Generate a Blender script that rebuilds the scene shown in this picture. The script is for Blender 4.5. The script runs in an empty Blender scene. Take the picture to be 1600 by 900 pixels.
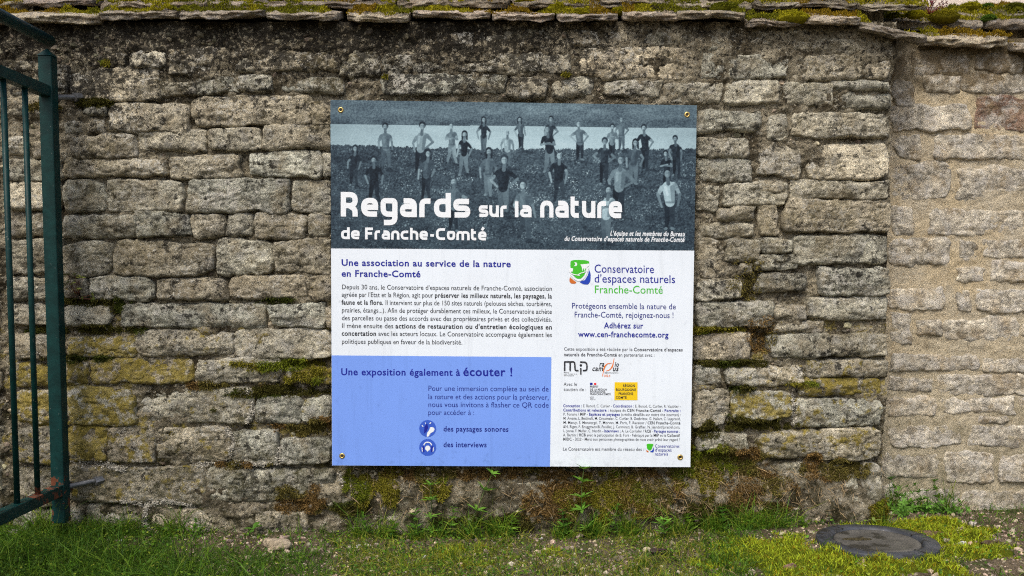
import bpy, math, random
import numpy as np
from mathutils import Vector
R = math.radians
random.seed(7)
rng = np.random.default_rng(11)
SC = bpy.context.scene
COL = SC.collection

# ---------------------------------------------------------------- camera
F, CX, CY = 1450.0, 800.0, 529.0          # focal length and principal point in photo pixels
CAM = np.array([0.0, -3.05, 0.84])
PITCH = 0.0617
cd = bpy.data.cameras.new("camera")
cam = bpy.data.objects.new("camera", cd)
COL.objects.link(cam)
cam.location = CAM
cam.rotation_euler = (math.pi / 2 - PITCH, 0, 0)
cd.sensor_width = 36.0
cd.lens = 36.0 * F / 1600.0
cd.shift_y = (CY - 450.0) / 1600.0
cd.clip_start = 0.05
cd.clip_end = 500
SC.camera = cam

# ---------------------------------------------------------------- world and sun (bright overcast)
SUN_EL, SUN_ROT = R(54), R(200)
w = bpy.data.worlds.new("World")
SC.world = w
w.use_nodes = True
nt = w.node_tree
bg = nt.nodes["Background"]
sky = nt.nodes.new("ShaderNodeTexSky")
sky.sky_type = 'NISHITA'
sky.sun_disc = False
sky.sun_elevation = SUN_EL
sky.sun_rotation = SUN_ROT
sky.air_density = 1.0
sky.dust_density = 5.0
sky.ozone_density = 1.0
nt.links.new(sky.outputs[0], bg.inputs[0])
bg.inputs[1].default_value = 0.11
sd = bpy.data.lights.new("sun", 'SUN')
sun = bpy.data.objects.new("sun", sd)
COL.objects.link(sun)
sd.energy = 1.1
sd.angle = R(22)
sd.color = (1.0, 0.95, 0.86)
sdir = Vector((math.cos(SUN_EL) * math.sin(SUN_ROT), math.cos(SUN_EL) * math.cos(SUN_ROT), math.sin(SUN_EL)))
sun.rotation_euler = (-sdir).to_track_quat('-Z', 'Y').to_euler()
SC.view_settings.view_transform = 'Standard'
SC.view_settings.look = 'None'
SC.view_settings.exposure = 0.70
SC.view_settings.gamma = 1.0
SC.cycles.filter_width = 1.15
SC.cycles.use_denoising = False      # keeps the small print and the grain of the stone crisp


def ray(px, py):
    a = (np.asarray(px, float) - CX) / F
    b = -(np.asarray(py, float) - CY) / F
    cp, sp = math.cos(PITCH), math.sin(PITCH)
    return a, cp + b * sp, -sp + b * cp


def P(px, py, Y=0.0):
    """point of the vertical plane y = Y that the photo shows at this pixel"""
    dx, dy, dz = ray(px, py)
    t = (Y - CAM[1]) / dy
    return np.stack([CAM[0] + t * dx, np.full_like(t, 1.0) * Y, CAM[2] + t * dz], -1)


def G(px, py, Z=0.0):
    """point of the ground at this pixel"""
    dx, dy, dz = ray(px, py)
    t = (Z - CAM[2]) / dz
    return np.stack([CAM[0] + t * dx, CAM[1] + t * dy, np.full_like(t, 1.0) * Z], -1)


def to_px(X, Y, Z):
    X, Y, Z = X - CAM[0], Y - CAM[1], Z - CAM[2]
    cp, sp = math.cos(PITCH), math.sin(PITCH)
    dep = Y * cp - Z * sp
    up = Y * sp + Z * cp
    return CX + F * X / dep, CY - F * up / dep


# ---------------------------------------------------------------- noise
def _hash(ix, iy, iz, s):
    h = (ix * 374761393 + iy * 668265263 + iz * 1274126177 + s * 974634777) & 0xFFFFFFFF
    h = ((h ^ (h >> 13)) * 1274126177) & 0xFFFFFFFF
    h = h ^ (h >> 16)
    return (h & 0xFFFFFF) / float(0xFFFFFF) * 2 - 1


def vn(x, y, z=0.0, s=0):
    x, y = np.asarray(x, float), np.asarray(y, float)
    z = np.broadcast_to(np.asarray(z, float), x.shape)
    ix, iy, iz = np.floor(x).astype(np.int64), np.floor(y).astype(np.int64), np.floor(z).astype(np.int64)
    fx, fy, fz = x - ix, y - iy, z - iz
    fx, fy, fz = [f * f * f * (f * (f * 6 - 15) + 10) for f in (fx, fy, fz)]
    r = 0
    for a in (0, 1):
        wx = fx if a else 1 - fx
        for b in (0, 1):
            wy = fy if b else 1 - fy
            for c in (0, 1):
                wz = fz if c else 1 - fz
                r = r + wx * wy * wz * _hash(ix + a, iy + b, iz + c, s)
    return r


def fbm(x, y, z=0.0, s=0, o=3, g=0.5):
    r, a, t = 0, 1.0, 0
    for k in range(o):
        m = 2.03 ** k
        r = r + a * vn(x * m, y * m, np.asarray(z) * m, s + k * 17)
        t += a
        a *= g
    return r / t


# ---------------------------------------------------------------- materials
class NT:
    def __init__(self, name):
        m = bpy.data.materials.new(name)
        m.use_nodes = True
        self.m, self.t = m, m.node_tree
        self.b = self.t.nodes["Principled BSDF"]
        self.b.inputs["Roughness"].default_value = 0.9
        self.b.inputs["Specular IOR Level"].default_value = 0.25

    def n(self, typ, **k):
        nd = self.t.nodes.new(typ)
        for a, v in k.items():
            setattr(nd, a, v)
        return nd

    def L(self, a, b):
        self.t.links.new(a, b)

    def put(self, sock, v):
        if isinstance(v, bpy.types.NodeSocket):
            self.L(v, sock)
        elif v is not None:
            sock.default_value = v

    def math(self, op, a, b=None, c=None, clamp=False):
        nd = self.n("ShaderNodeMath", operation=op, use_clamp=clamp)
        self.put(nd.inputs[0], a)
        self.put(nd.inputs[1], b)
        self.put(nd.inputs[2], c)
        return nd.outputs[0]

    def vmath(self, op, a, b):
        nd = self.n("ShaderNodeVectorMath", operation=op)
        self.put(nd.inputs[0], a)
        self.put(nd.inputs[1], b)
        return nd.outputs[0]

    def noise(self, vec, scale, detail=3.0, rough=0.55):
        nd = self.n("ShaderNodeTexNoise")
        self.put(nd.inputs["Vector"], vec)
        nd.inputs["Scale"].default_value = scale
        nd.inputs["Detail"].default_value = detail
        nd.inputs["Roughness"].default_value = rough
        return nd.outputs["Fac"]

    def vor(self, vec, scale):
        nd = self.n("ShaderNodeTexVoronoi")
        self.put(nd.inputs["Vector"], vec)
        nd.inputs["Scale"].default_value = scale
        return nd.outputs["Distance"]

    def step(self, v, lo, hi, a=0.0, b=1.0):
        nd = self.n("ShaderNodeMapRange", interpolation_type='SMOOTHSTEP')
        self.put(nd.inputs[0], v)
        for k, q in zip((1, 2, 3, 4), (lo, hi, a, b)):
            self.put(nd.inputs[k], q)
        return nd.outputs[0]

    def mix(self, f, a, b, mode='MIX'):
        nd = self.n("ShaderNodeMix", data_type='RGBA', blend_type=mode)
        self.put(nd.inputs[0], f)
        self.put(nd.inputs[6], a)
        self.put(nd.inputs[7], b)
        return nd.outputs[2]

    def pos(self):
        return self.n("ShaderNodeNewGeometry").outputs["Position"]

    def bump(self, h, strength, dist, prev=None):
        nd = self.n("ShaderNodeBump")
        nd.inputs["Strength"].default_value = strength
        nd.inputs["Distance"].default_value = dist
        self.L(h, nd.inputs["Height"])
        if prev is not None:
            self.L(prev, nd.inputs["Normal"])
        return nd.outputs[0]

    def done(self, col, normal=None, rough=None):
        self.put(self.b.inputs["Base Color"], col)
        if normal is not None:
            self.L(normal, self.b.inputs["Normal"])
        if rough is not None:
            self.put(self.b.inputs["Roughness"], rough)
        return self.m


def c4(r, g, b):
    return (r, g, b, 1.0)


def srgb(r, g, b):
    f = lambda v: (v / 255 / 12.92) if v / 255 <= 0.04045 else ((v / 255 + 0.055) / 1.055) ** 2.4
    return (f(r), f(g), f(b))


def mat_stone(name, pale=False):
    M = NT(name)
    oi = M.n("ShaderNodeObjectInfo")
    p = M.pos()
    off = M.n("ShaderNodeCombineXYZ")
    for k, q in enumerate((31.0, 17.0, 53.0)):
        M.L(M.math('MULTIPLY', oi.outputs["Random"], q), off.inputs[k])
    po = M.vmath('ADD', p, off.outputs[0])
    sep = M.n("ShaderNodeSeparateXYZ")
    M.L(p, sep.inputs[0])
    z = sep.outputs[2]
    col = oi.outputs["Color"]
    n1 = M.noise(po, 9, 4)
    n2 = M.noise(po, 42, 4, 0.62)
    n3 = M.noise(po, 190, 3, 0.7)
    v = M.math('ADD', M.step(n1, 0.3, 0.72, 0.62, 1.34), M.step(n2, 0.34, 0.66, -0.36, 0.40))
    v = M.math('ADD', v, M.step(n3, 0.3, 0.7, -0.22 if pale else -0.42, 0.24 if pale else 0.45))
    v = M.math('MAXIMUM', v, 0.12)
    gr = M.n("ShaderNodeCombineColor")
    for k in range(3):
        M.L(v, gr.inputs[k])
    c = M.mix(1.0, col, gr.outputs[0], 'MULTIPLY')
    # warm / cool mottling
    c = M.mix(M.step(M.noise(po, 14, 3), 0.45, 0.68, 0, 0.55), c, c4(0.56, 0.43, 0.25) if pale else c4(0.37, 0.31, 0.20))
    c = M.mix(M.step(M.noise(po, 21, 3), 0.52, 0.72, 0, 0.6), c, c4(0.50, 0.49, 0.46) if pale else c4(0.30, 0.30, 0.29))
    al = oi.outputs["Alpha"]
    if not pale:
        # black algae crust, heavier towards the coping
        hz = M.math('MULTIPLY', M.step(z, 1.2, 1.66, 0.0, 0.13), M.step(sep.outputs[0], 0.0, 0.6, 1.0, 0.3))
        low = M.step(M.noise(p, 3.1, 2), 0.45, 0.7, 0.0, 0.07)
        bn = M.math('ADD', M.noise(p, 34, 6, 0.75), M.math('ADD', hz, low))
        c = M.mix(M.step(bn, 0.575, 0.63, 0, 0.88), c, c4(0.020, 0.019, 0.016))
        bs = M.noise(po, 120, 3, 0.8)
        c = M.mix(M.step(bs, 0.60, 0.68, 0, 0.8), c, c4(0.03, 0.027, 0.02))
        # pale lichen crust
        wl = M.math('ADD', M.noise(p, 75, 5, 0.75), M.step(M.noise(p, 7, 2), 0.35, 0.7, -0.10, 0.07))
        c = M.mix(M.step(wl, 0.545, 0.60, 0, 0.8), c, c4(0.70, 0.68, 0.59))
        c = M.mix(M.math('MULTIPLY', M.step(M.noise(p, 2.6, 3), 0.47, 0.62, 0, 0.5), M.step(M.noise(p, 28, 5, 0.7), 0.42, 0.60)), c, c4(0.21, 0.175, 0.085))
        # green algae near the ground
        gz = M.step(z, 0.05, 0.75, 0.16, -0.06)
        c = M.mix(M.step(M.math('ADD', M.noise(p, 16, 5, 0.7), gz), 0.56, 0.78, 0, 0.6), c, c4(0.075, 0.072, 0.022))
        c = M.mix(M.step(M.vor(p, 105), 0.10, 0.17, 0.85, 0), c, c4(0.62, 0.60, 0.54))
    else:
        c = M.mix(M.step(M.noise(po, 17, 5, 0.75), 0.52, 0.60, 0, 0.6), c, c4(0.84, 0.80, 0.72))
        c = M.mix(M.step(M.noise(p, 26, 6, 0.75), 0.55, 0.62, 0, 0.7), c, c4(0.36, 0.32, 0.26))
        c = M.mix(M.step(M.noise(p, 60, 5, 0.7), 0.56, 0.66, 0, 0.6), c, c4(0.78, 0.75, 0.68))
        c = M.mix(M.step(M.noise(po, 48, 5, 0.8), 0.59, 0.68, 0, 0.75), c, c4(0.075, 0.068, 0.06))
        hz = M.step(z, 1.38, 1.66, 0.0, 0.26)
        c = M.mix(M.step(M.math('ADD', M.noise(p, 12, 5, 0.7), hz), 0.58, 0.78, 0, 0.85), c, c4(0.20, 0.145, 0.07))
        gz = M.step(z, 0.0, 0.5, 0.13, -0.06)
        c = M.mix(M.step(M.math('ADD', M.noise(p, 16, 5, 0.7), gz), 0.56, 0.78, 0, 0.5), c, c4(0.14, 0.12, 0.05))
    # yellow crustose lichen
    ym = M.math('MULTIPLY', M.step(M.noise(p, 24, 5, 0.7), M.math('SUBTRACT', 0.74, M.math('MULTIPLY', al, 0.36)), M.math('SUBTRACT', 0.84, M.math('MULTIPLY', al, 0.36))), 0.85)
    c = M.mix(ym, c, M.mix(M.noise(p, 60, 3), c4(0.13, 0.095, 0.015), c4(0.56, 0.45, 0.07)))
    b = M.bump(M.noise(po, 55, 6, 0.75), 1.0, 0.016)
    b = M.bump(M.noise(po, 210, 4, 0.75), 1.0, 0.008, b)
    return M.done(c, b, 0.95)


def mat_mortar(name, pale=False):
    M = NT(name)
    p = M.pos()
    sep = M.n("ShaderNodeSeparateXYZ")
    M.L(p, sep.inputs[0])
    z = sep.outputs[2]
    if pale:
        c = M.mix(M.step(M.noise(p, 8, 5), 0.3, 0.7), c4(0.76, 0.63, 0.41), c4(0.72, 0.64, 0.48))
        c = M.mix(M.step(M.math('ADD', z, M.math('MULTIPLY', M.noise(p, 5, 3), 0.5)), 0.65, 1.1, 0.9, 0), c, c4(0.68, 0.60, 0.43))
        c = M.mix(M.step(M.noise(p, 70, 5, 0.75), 0.52, 0.70, 0, 0.7), c, c4(0.36, 0.27, 0.15))
        c = M.mix(M.step(M.noise(p, 34, 5, 0.7), 0.56, 0.70, 0, 0.7), c, c4(0.74, 0.68, 0.55))
        hz = M.step(z, 1.35, 1.66, 0.0, 0.26)
        c = M.mix(M.step(M.math('ADD', M.noise(p, 9, 5, 0.7), hz), 0.56, 0.80, 0, 0.9), c, c4(0.11, 0.080, 0.036))
        gz = M.step(z, 0.0, 0.7, 0.16, -0.06)
        c = M.mix(M.step(M.math('ADD', M.noise(p, 12, 5, 0.7), gz), 0.52, 0.78, 0, 0.6), c, c4(0.24, 0.215, 0.13))
        b = M.bump(M.noise(p, 50, 6, 0.78), 1.0, 0.016)
        b = M.bump(M.noise(p, 260, 4, 0.75), 1.0, 0.007, b)
    else:
        c = M.mix(M.step(M.noise(p, 10, 5), 0.35, 0.65), c4(0.11, 0.09, 0.055), c4(0.50, 0.445, 0.32))
        wl = M.noise(p, 60, 5, 0.8)
        c = M.mix(M.step(wl, 0.54, 0.60, 0, 0.85), c, c4(0.62, 0.58, 0.46))
        hz = M.math('MULTIPLY', M.step(z, 1.42, 1.62, 0.0, 0.13), M.step(sep.outputs[0], -0.2, 0.6, 1.0, 0.2))
        c = M.mix(M.step(M.math('ADD', M.noise(p, 70, 6, 0.8), hz), 0.545, 0.60, 0, 0.9), c, c4(0.016, 0.014, 0.011))
        gz = M.step(z, 0.0, 1.0, 0.09, -0.08)
        c = M.mix(M.step(M.math('ADD', M.noise(p, 11, 5, 0.7), gz), 0.55, 0.68, 0, 0.85), c, c4(0.045, 0.040, 0.012))
        yz = M.math('MULTIPLY', M.step(z, 0.12, 0.35, 0, 1), M.step(z, 0.65, 0.85, 1, 0))
        c = M.mix(M.math('MULTIPLY', yz, M.step(M.noise(p, 20, 5, 0.75), 0.54, 0.62, 0, 0.8)), c, c4(0.40, 0.32, 0.06))
        b = M.bump(M.noise(p, 75, 6, 0.8), 1.0, 0.022)
        b = M.bump(M.noise(p, 260, 4, 0.75), 1.0, 0.009, b)
    return M.done(c, b, 1.0)


def mat_tint(name, rough=0.8, bumps=None, mott=0.3, sub=0.0, scale=60, spec=0.25):
    """colour from the 'tint' attribute with fine mottling"""
    M = NT(name)
    a = M.n("ShaderNodeAttribute", attribute_name="tint")
    p = M.pos()
    v = M.step(M.noise(p, scale, 4, 0.7), 0.3, 0.7, 1 - mott, 1 + mott)
    gr = M.n("ShaderNodeCombineColor")
    for k in range(3):
        M.L(v, gr.inputs[k])
    c = M.mix(1.0, a.outputs["Color"], gr.outputs[0], 'MULTIPLY')
    M.b.inputs["Specular IOR Level"].default_value = spec
    nrm = None
    if bumps:
        for s, d in bumps:
            nrm = M.bump(M.noise(p, s, 5, 0.7), 0.9, d, nrm)
    if sub:
        M.b.inputs["Transmission Weight"].default_value = 0
        tr = M.n("ShaderNodeBsdfTranslucent")
        M.L(c, tr.inputs[0])
        mx = M.n("ShaderNodeMixShader")
        mx.inputs[0].default_value = sub
        M.L(M.b.outputs[0], mx.inputs[1])
        M.L(tr.outputs[0], mx.inputs[2])
        M.L(mx.outputs[0], M.t.nodes["Material Output"].inputs[0])
    return M.done(c, nrm, rough)


def mat_plain(name, col, rough=0.5, metal=0.0, mott=0.06, scale=40, bump=None, spec=0.5):
    M = NT(name)
    p = M.pos()
    v = M.step(M.noise(p, scale, 4, 0.6), 0.3, 0.7, 1 - mott, 1 + mott)
    gr = M.n("ShaderNodeCombineColor")
    for k in range(3):
        M.L(v, gr.inputs[k])
    c = M.mix(1.0, c4(*col), gr.outputs[0], 'MULTIPLY')
    M.b.inputs["Metallic"].default_value = metal
    M.b.inputs["Specular IOR Level"].default_value = spec
    nrm = M.bump(M.noise(p, bump[0], 4), 0.6, bump[1]) if bump else None
    return M.done(c, nrm, rough)


def mat_gate():
    M = NT("green_paint")
    p = M.pos()
    c = M.mix(M.step(M.noise(p, 30, 4), 0.3, 0.7), c4(0.0016, 0.022, 0.021), c4(0.003, 0.037, 0.035))
    sep = M.n("ShaderNodeSeparateXYZ")
    M.L(p, sep.inputs[0])
    low = M.math('MULTIPLY', M.step(sep.outputs[2], 0.20, 0.24, 0.20, -0.02), M.step(sep.outputs[1], -0.45, -0.22, 0.25, 1.0))
    r = M.step(M.math('ADD', M.noise(p, 24, 6, 0.7), low), 0.735, 0.76)
    c = M.mix(r, c, M.mix(M.noise(p, 90, 4), c4(0.07, 0.022, 0.012), c4(0.20, 0.07, 0.035)))
    c = M.mix(M.step(M.noise(p, 110, 3, 0.6), 0.68, 0.72, 0, 0.6), c, c4(0.18, 0.20, 0.18))
    rough = M.math('ADD', 0.45, M.math('MULTIPLY', r, 0.55))
    M.b.inputs["Specular IOR Level"].default_value = 0.22
    return M.done(c, M.bump(M.noise(p, 60, 5, 0.7), 0.5, 0.0015), rough)


M_STONE = mat_stone("weathered_limestone")
M_PALE = mat_stone("pale_limestone", True)
M_MORT = mat_mortar("crumbling_mortar")
M_PMORT = mat_mortar("lime_mortar", True)
M_RUB = mat_tint("rubble_stone", 0.95, [(70, 0.006), (260, 0.003)], 0.45, 0, 75)
M_LEAF = mat_tint("leaf", 0.6, None, 0.25, 0.3, 120)
M_MOSS = mat_tint("moss", 0.9, None, 0.3, 0.15, 90, 0.1)
M_MOSSB = mat_tint("moss_body", 1.0, [(240, 0.006)], 0.6, 0, 160, 0.05)
M_PEB = mat_tint("pebble", 0.85, [(120, 0.003)], 0.3, 0, 150)
M_GATE = mat_gate()
M_STEEL = mat_plain("galvanised_steel", (0.16, 0.165, 0.17), 0.55, 0.6, 0.3, 80)
M_BRASS = mat_plain("brass_screw", (0.62, 0.45, 0.16), 0.35, 0.8, 0.2, 300)
M_DARK = mat_plain("dark_hole", (0.02, 0.018, 0.015), 0.8)


# ---------------------------------------------------------------- object helpers
def mesh(name, verts, faces, mat=None, smooth=True, tint=None, corner=None):
    """faces: an int array (M,3|4) or a list of them"""
    fl = faces if isinstance(faces, list) else [faces]
    fl = [np.asarray(f, np.int32) for f in fl if len(f)]
    verts = np.asarray(verts, np.float32)
    me = bpy.data.meshes.new(name)
    me.vertices.add(len(verts))
    me.vertices.foreach_set("co", verts.ravel())
    tot = np.concatenate([np.full(len(f), f.shape[1], np.int32) for f in fl])
    idx = np.concatenate([f.ravel() for f in fl])
    me.loops.add(len(idx))
    me.loops.foreach_set("vertex_index", idx)
    me.polygons.add(len(tot))
    me.polygons.foreach_set("loop_start", np.concatenate([[0], np.cumsum(tot)[:-1]]).astype(np.int32))
    me.polygons.foreach_set("loop_total", tot)
    me.polygons.foreach_set("use_smooth", np.full(len(tot), bool(smooth)))
    me.update(calc_edges=True)
    me.validate()
    if tint is not None:
        ca = me.color_attributes.new("tint", 'FLOAT_COLOR', 'POINT')
        a = np.ones((len(verts), 4), np.float32)
        a[:, :3] = np.asarray(tint, np.float32)
        ca.data.foreach_set("color", a.ravel())
    if mat:
        me.materials.append(mat)
    return me


def obj(name, me, parent=None, loc=None):
    o = bpy.data.objects.new(name, me)
    COL.objects.link(o)
    if parent is not None:
        o.parent = parent
    if loc is not None:
        o.location = loc
    return o


def thing(name, label, cat, loc=(0, 0, 0), group=None):
    o = bpy.data.objects.new(name, None)
    o.empty_display_size = 0.1
    COL.objects.link(o)
    o.location = loc
    return tag(o, label, cat, group)


def tag(o, label=None, cat=None, group=None, kind=None):
    for k, v in (("label", label), ("category", cat), ("group", group), ("kind", kind)):
        if v:
            o[k] = v
    return o


def grid_faces(nu, nv, flip=False):
    i, j = np.meshgrid(np.arange(nu - 1), np.arange(nv - 1), indexing='ij')
    a = (i * nv + j).ravel()
    q = np.stack([a, a + nv, a + nv + 1, a + 1], 1)
    return q[:, ::-1] if flip else q


class Acc:
    """collects vertices, faces and tints"""
    def __init__(self):
        self.v, self.f3, self.f4, self.t, self.n = [], [], [], [], 0

    def add(self, v, f, tint=(1, 1, 1)):
        v = np.asarray(v, float).reshape(-1, 3)
        f = np.asarray(f, int)
        (self.f3 if f.shape[1] == 3 else self.f4).append(f + self.n)
        self.v.append(v)
        t = np.asarray(tint, float)
        self.t.append(np.broadcast_to(t, (len(v), 3)) if t.ndim < 2 else t)
        self.n += len(v)

    def mesh(self, name, mat, smooth=True):
        fl = [np.concatenate(x) for x in (self.f4, self.f3) if x]
        return mesh(name, np.concatenate(self.v), fl, mat, smooth, np.concatenate(self.t))


BOXF = np.array([[0, 1, 3, 2], [4, 6, 7, 5], [0, 4, 5, 1], [2, 3, 7, 6], [0, 2, 6, 4], [1, 5, 7, 3]])


def box_v(x0, x1, y0, y1, z0, z1):
    return np.array([[x, y, z] for x in (x0, x1) for y in (y0, y1) for z in (z0, z1)], float)


def tube_v(p0, p1, r0, r1, n=10):
    p0, p1 = np.asarray(p0, float), np.asarray(p1, float)
    d = p1 - p0
    d /= np.linalg.norm(d) + 1e-12
    u = np.cross(d, [0.3, 0.2, 0.93] if abs(d[2]) < 0.9 else [1, 0, 0])
    u /= np.linalg.norm(u)
    v = np.cross(d, u)
    a = np.linspace(0, 2 * math.pi, n, endpoint=False)
    ring = np.cos(a)[:, None] * u + np.sin(a)[:, None] * v
    vs = np.concatenate([p0 + ring * r0, p1 + ring * r1, [p0], [p1]])
    k = np.arange(n)
    k2 = (k + 1) % n
    q = np.stack([k, k2, k2 + n, k + n], 1)
    t = np.concatenate([np.stack([k2, k, np.full(n, 2 * n)], 1), np.stack([k + n, k2 + n, np.full(n, 2 * n + 1)], 1)])
    return vs, q, t


def add_tube(acc, p0, p1, r0, r1=None, n=8, tint=(1, 1, 1)):
    v, q, t = tube_v(p0, p1, r0, r0 if r1 is None else r1, n)
    b = acc.n
    acc.add(v, q, tint)
    acc.f3.append(t + b)


def bevel(o, wdt, seg=2):
    m = o.modifiers.new("bevel", 'BEVEL')
    m.width = wdt
    m.segments = seg
    m.limit_method = 'ANGLE'
    return o


def ico(sub):
    import bmesh
    bm = bmesh.new()
    bmesh.ops.create_icosphere(bm, subdivisions=sub, radius=1)
    v = np.array([x.co[:] for x in bm.verts])
    f = np.array([[q.index for q in p.verts] for p in bm.faces])
    bm.free()
    return v, f


ICO1, ICO2, ICO3, ICO4 = ico(1), ico(2), ico(3), ico(4)


def rocks(acc, pts, sizes, tints, base, flat=0.6, rough=0.25, seed=0):
    """many irregular pebbles in one mesh"""
    rg = np.random.default_rng(seed)
    bv, bf = base
    n = len(pts)
    if n == 0:
        return
    sc = sizes[:, None] * rg.uniform([0.8, 0.55, 0.4], [1.35, 1.0, 0.4 + flat], (n, 3))
    a = rg.uniform(0, 2 * math.pi, n)
    b = rg.uniform(-0.5, 0.5, n)
    v = bv[None] * (1 + rough * rg.uniform(-1, 1, (n, len(bv), 1)))
    # cut facets
    for _ in range(4):
        d = rg.normal(size=(n, 1, 3))
        d /= np.linalg.norm(d, axis=2, keepdims=True)
        h = (v * d).sum(2, keepdims=True) - rg.uniform(0.5, 0.8, (n, 1, 1))
        v = v - d * np.maximum(h, 0)
    v = v * sc[:, None]
    x = v[..., 0] * np.cos(b)[:, None] - v[..., 2] * np.sin(b)[:, None]
    z = v[..., 0] * np.sin(b)[:, None] + v[..., 2] * np.cos(b)[:, None]
    x2 = x * np.cos(a)[:, None] - v[..., 1] * np.sin(a)[:, None]
    y2 = x * np.sin(a)[:, None] + v[..., 1] * np.cos(a)[:, None]
    v = np.stack([x2, y2, z], -1) + pts[:, None]
    f = (bf[None] + (np.arange(n) * len(bv))[:, None, None]).reshape(-1, 3)
    acc.add(v.reshape(-1, 3), f, np.repeat(tints, len(bv), 0))


def blades(acc, base, dirn, length, width, tint, bend=None, seed=0):
    """tapering leaf blades, five vertices and three triangles each"""
    rg = np.random.default_rng(seed)
    n = len(base)
    if n == 0:
        return
    d = dirn / (np.linalg.norm(dirn, axis=1, keepdims=True) + 1e-9)
    s = np.cross(d, rg.normal(size=(n, 3)))
    s /= np.linalg.norm(s, axis=1, keepdims=True) + 1e-9
    L, W = np.asarray(length)[:, None], np.asarray(width)[:, None]
    bd = rg.normal(size=(n, 3)) * 0.25 if bend is None else bend
    mid = base + d * L * 0.55 + bd * L * 0.18
    tip = base + d * L + bd * L * 0.75
    v = np.stack([base - s * W * .5, base + s * W * .5, mid + s * W * .45, mid - s * W * .45, tip], 1)
    f = np.array([[0, 1, 2], [0, 2, 3], [3, 2, 4]])
    f = (f[None] + (np.arange(n) * 5)[:, None, None]).reshape(-1, 3)
    acc.add(v.reshape(-1, 3), f, np.repeat(tint, 5, 0))


# ---------------------------------------------------------------- the walls
REC = 0.20                     # the right-hand wall stands this much further back
XC = float(P(1391, 440, 0)[0])  # corner of the front wall
WALL_TOP = 1.67
HX0, HX1, HZ0, HZ1, HS = -2.4, 2.6, -0.1, 1.75, 0.005   # raster of the wall's surface depth, used to seat moss and rubble
HN = (int((HX1 - HX0) / HS) + 1, int((HZ1 - HZ0) / HS) + 1)
HMAP = np.full(HN, 9.0)
COVER = np.zeros(HN, bool)


def hput(x, z, y, cover=False):
    i = np.clip(((x - HX0) / HS).round().astype(int), 0, HN[0] - 1)
    j = np.clip(((z - HZ0) / HS).round().astype(int), 0, HN[1] - 1)
    np.minimum.at(HMAP, (i, j), y)
    if cover:
        COVER[i, j] = True


def hget(x, z):
    i = np.clip(((x - HX0) / HS).round().astype(int), 0, HN[0] - 1)
    j = np.clip(((z - HZ0) / HS).round().astype(int), 0, HN[1] - 1)
    return HMAP[i, j], COVER[i, j]


def mortar_left(x, z):
    px, py = to_px(x, np.zeros_like(x), z)
    y = 0.0285 + 0.009 * fbm(x * 9, z * 14, 0, 3, 3) + 0.013 * fbm(x * 36, z * 50, 0, 5, 3, 0.7)
    fl = vn(x * 3.3, z * 4.5, 0, 41) + 0.5 * vn(x * 11, z * 14, 0, 42)
    y -= 0.021 * np.clip(fl * 1.6 + 0.05, 0, 1)              # patches where the pointing is still nearly flush
    k = np.clip((z - 1.50) / 0.06, 0, 1)                     # rubble packing under the coping
    y = y * (1 - k) + k * (-0.002 + 0.022 * fbm(x * 13, z * 20, 0, 8, 4, 0.6))
    k = np.clip((0.20 + 0.05 * vn(x * 5, z * 2, 0, 9) - z) / 0.06, 0, 1) * (px > 480)   # bulging rubble foot under and right of the sign
    y = y * (1 - k) + k * (-0.012 + 0.022 * fbm(x * 10, z * 14, 0, 18, 4, 0.6))
    return y


def mortar_right(x, z):
    return REC + 0.0048 + 0.007 * fbm(x * 9, z * 16, 0, 23, 4, 0.65) + 0.003 * fbm(x * 60, z * 70, 0, 29, 2)


def sheet(name, x0, x1, z0, z1, st, fn, mat, parent):
    xs, zs = np.arange(x0, x1 + st, st), np.arange(z0, z1 + st, st)
    X, Z = np.meshgrid(xs, zs, indexing='ij')
    Y = fn(X, Z)
    v = np.stack([X, Y, Z], -1).reshape(-1, 3)
    return obj(name, mesh(name, v, grid_faces(len(xs), len(zs)), mat), parent)


for X_, Z_ in [np.meshgrid(HX0 + HS * np.arange(HN[0]), HZ0 + HS * np.arange(HN[1]), indexing='ij')]:
    HMAP[:] = np.where(X_ < XC, mortar_left(X_, Z_), mortar_right(X_, Z_))

wall = thing("stone_wall", "weathered grey brown drystone wall that carries the information sign", "wall", (0, 0, 0))
rwall = thing("stone_wall", "pale limestone wall with yellow lime mortar, set back behind the manhole cover", "wall", (0, 0, 0))
sheet("mortar", -2.4, XC - 0.004, -0.08, WALL_TOP, 0.0065, mortar_left, M_MORT, wall)
sheet("mortar", XC - 0.06, 2.6, -0.08, WALL_TOP, 0.0075, mortar_right, M_PMORT, rwall)
obj("wall_core", mesh("wall_core", box_v(-2.4, XC - 0.006, 0.06, 0.62, -0.1, WALL_TOP - 0.01), BOXF, M_MORT, False), wall)
obj("wall_core", mesh("wall_core", box_v(XC - 0.003, 2.6, REC + 0.02, REC + 0.46, -0.1, WALL_TOP - 0.01), BOXF, M_PMORT, False), rwall)

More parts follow.
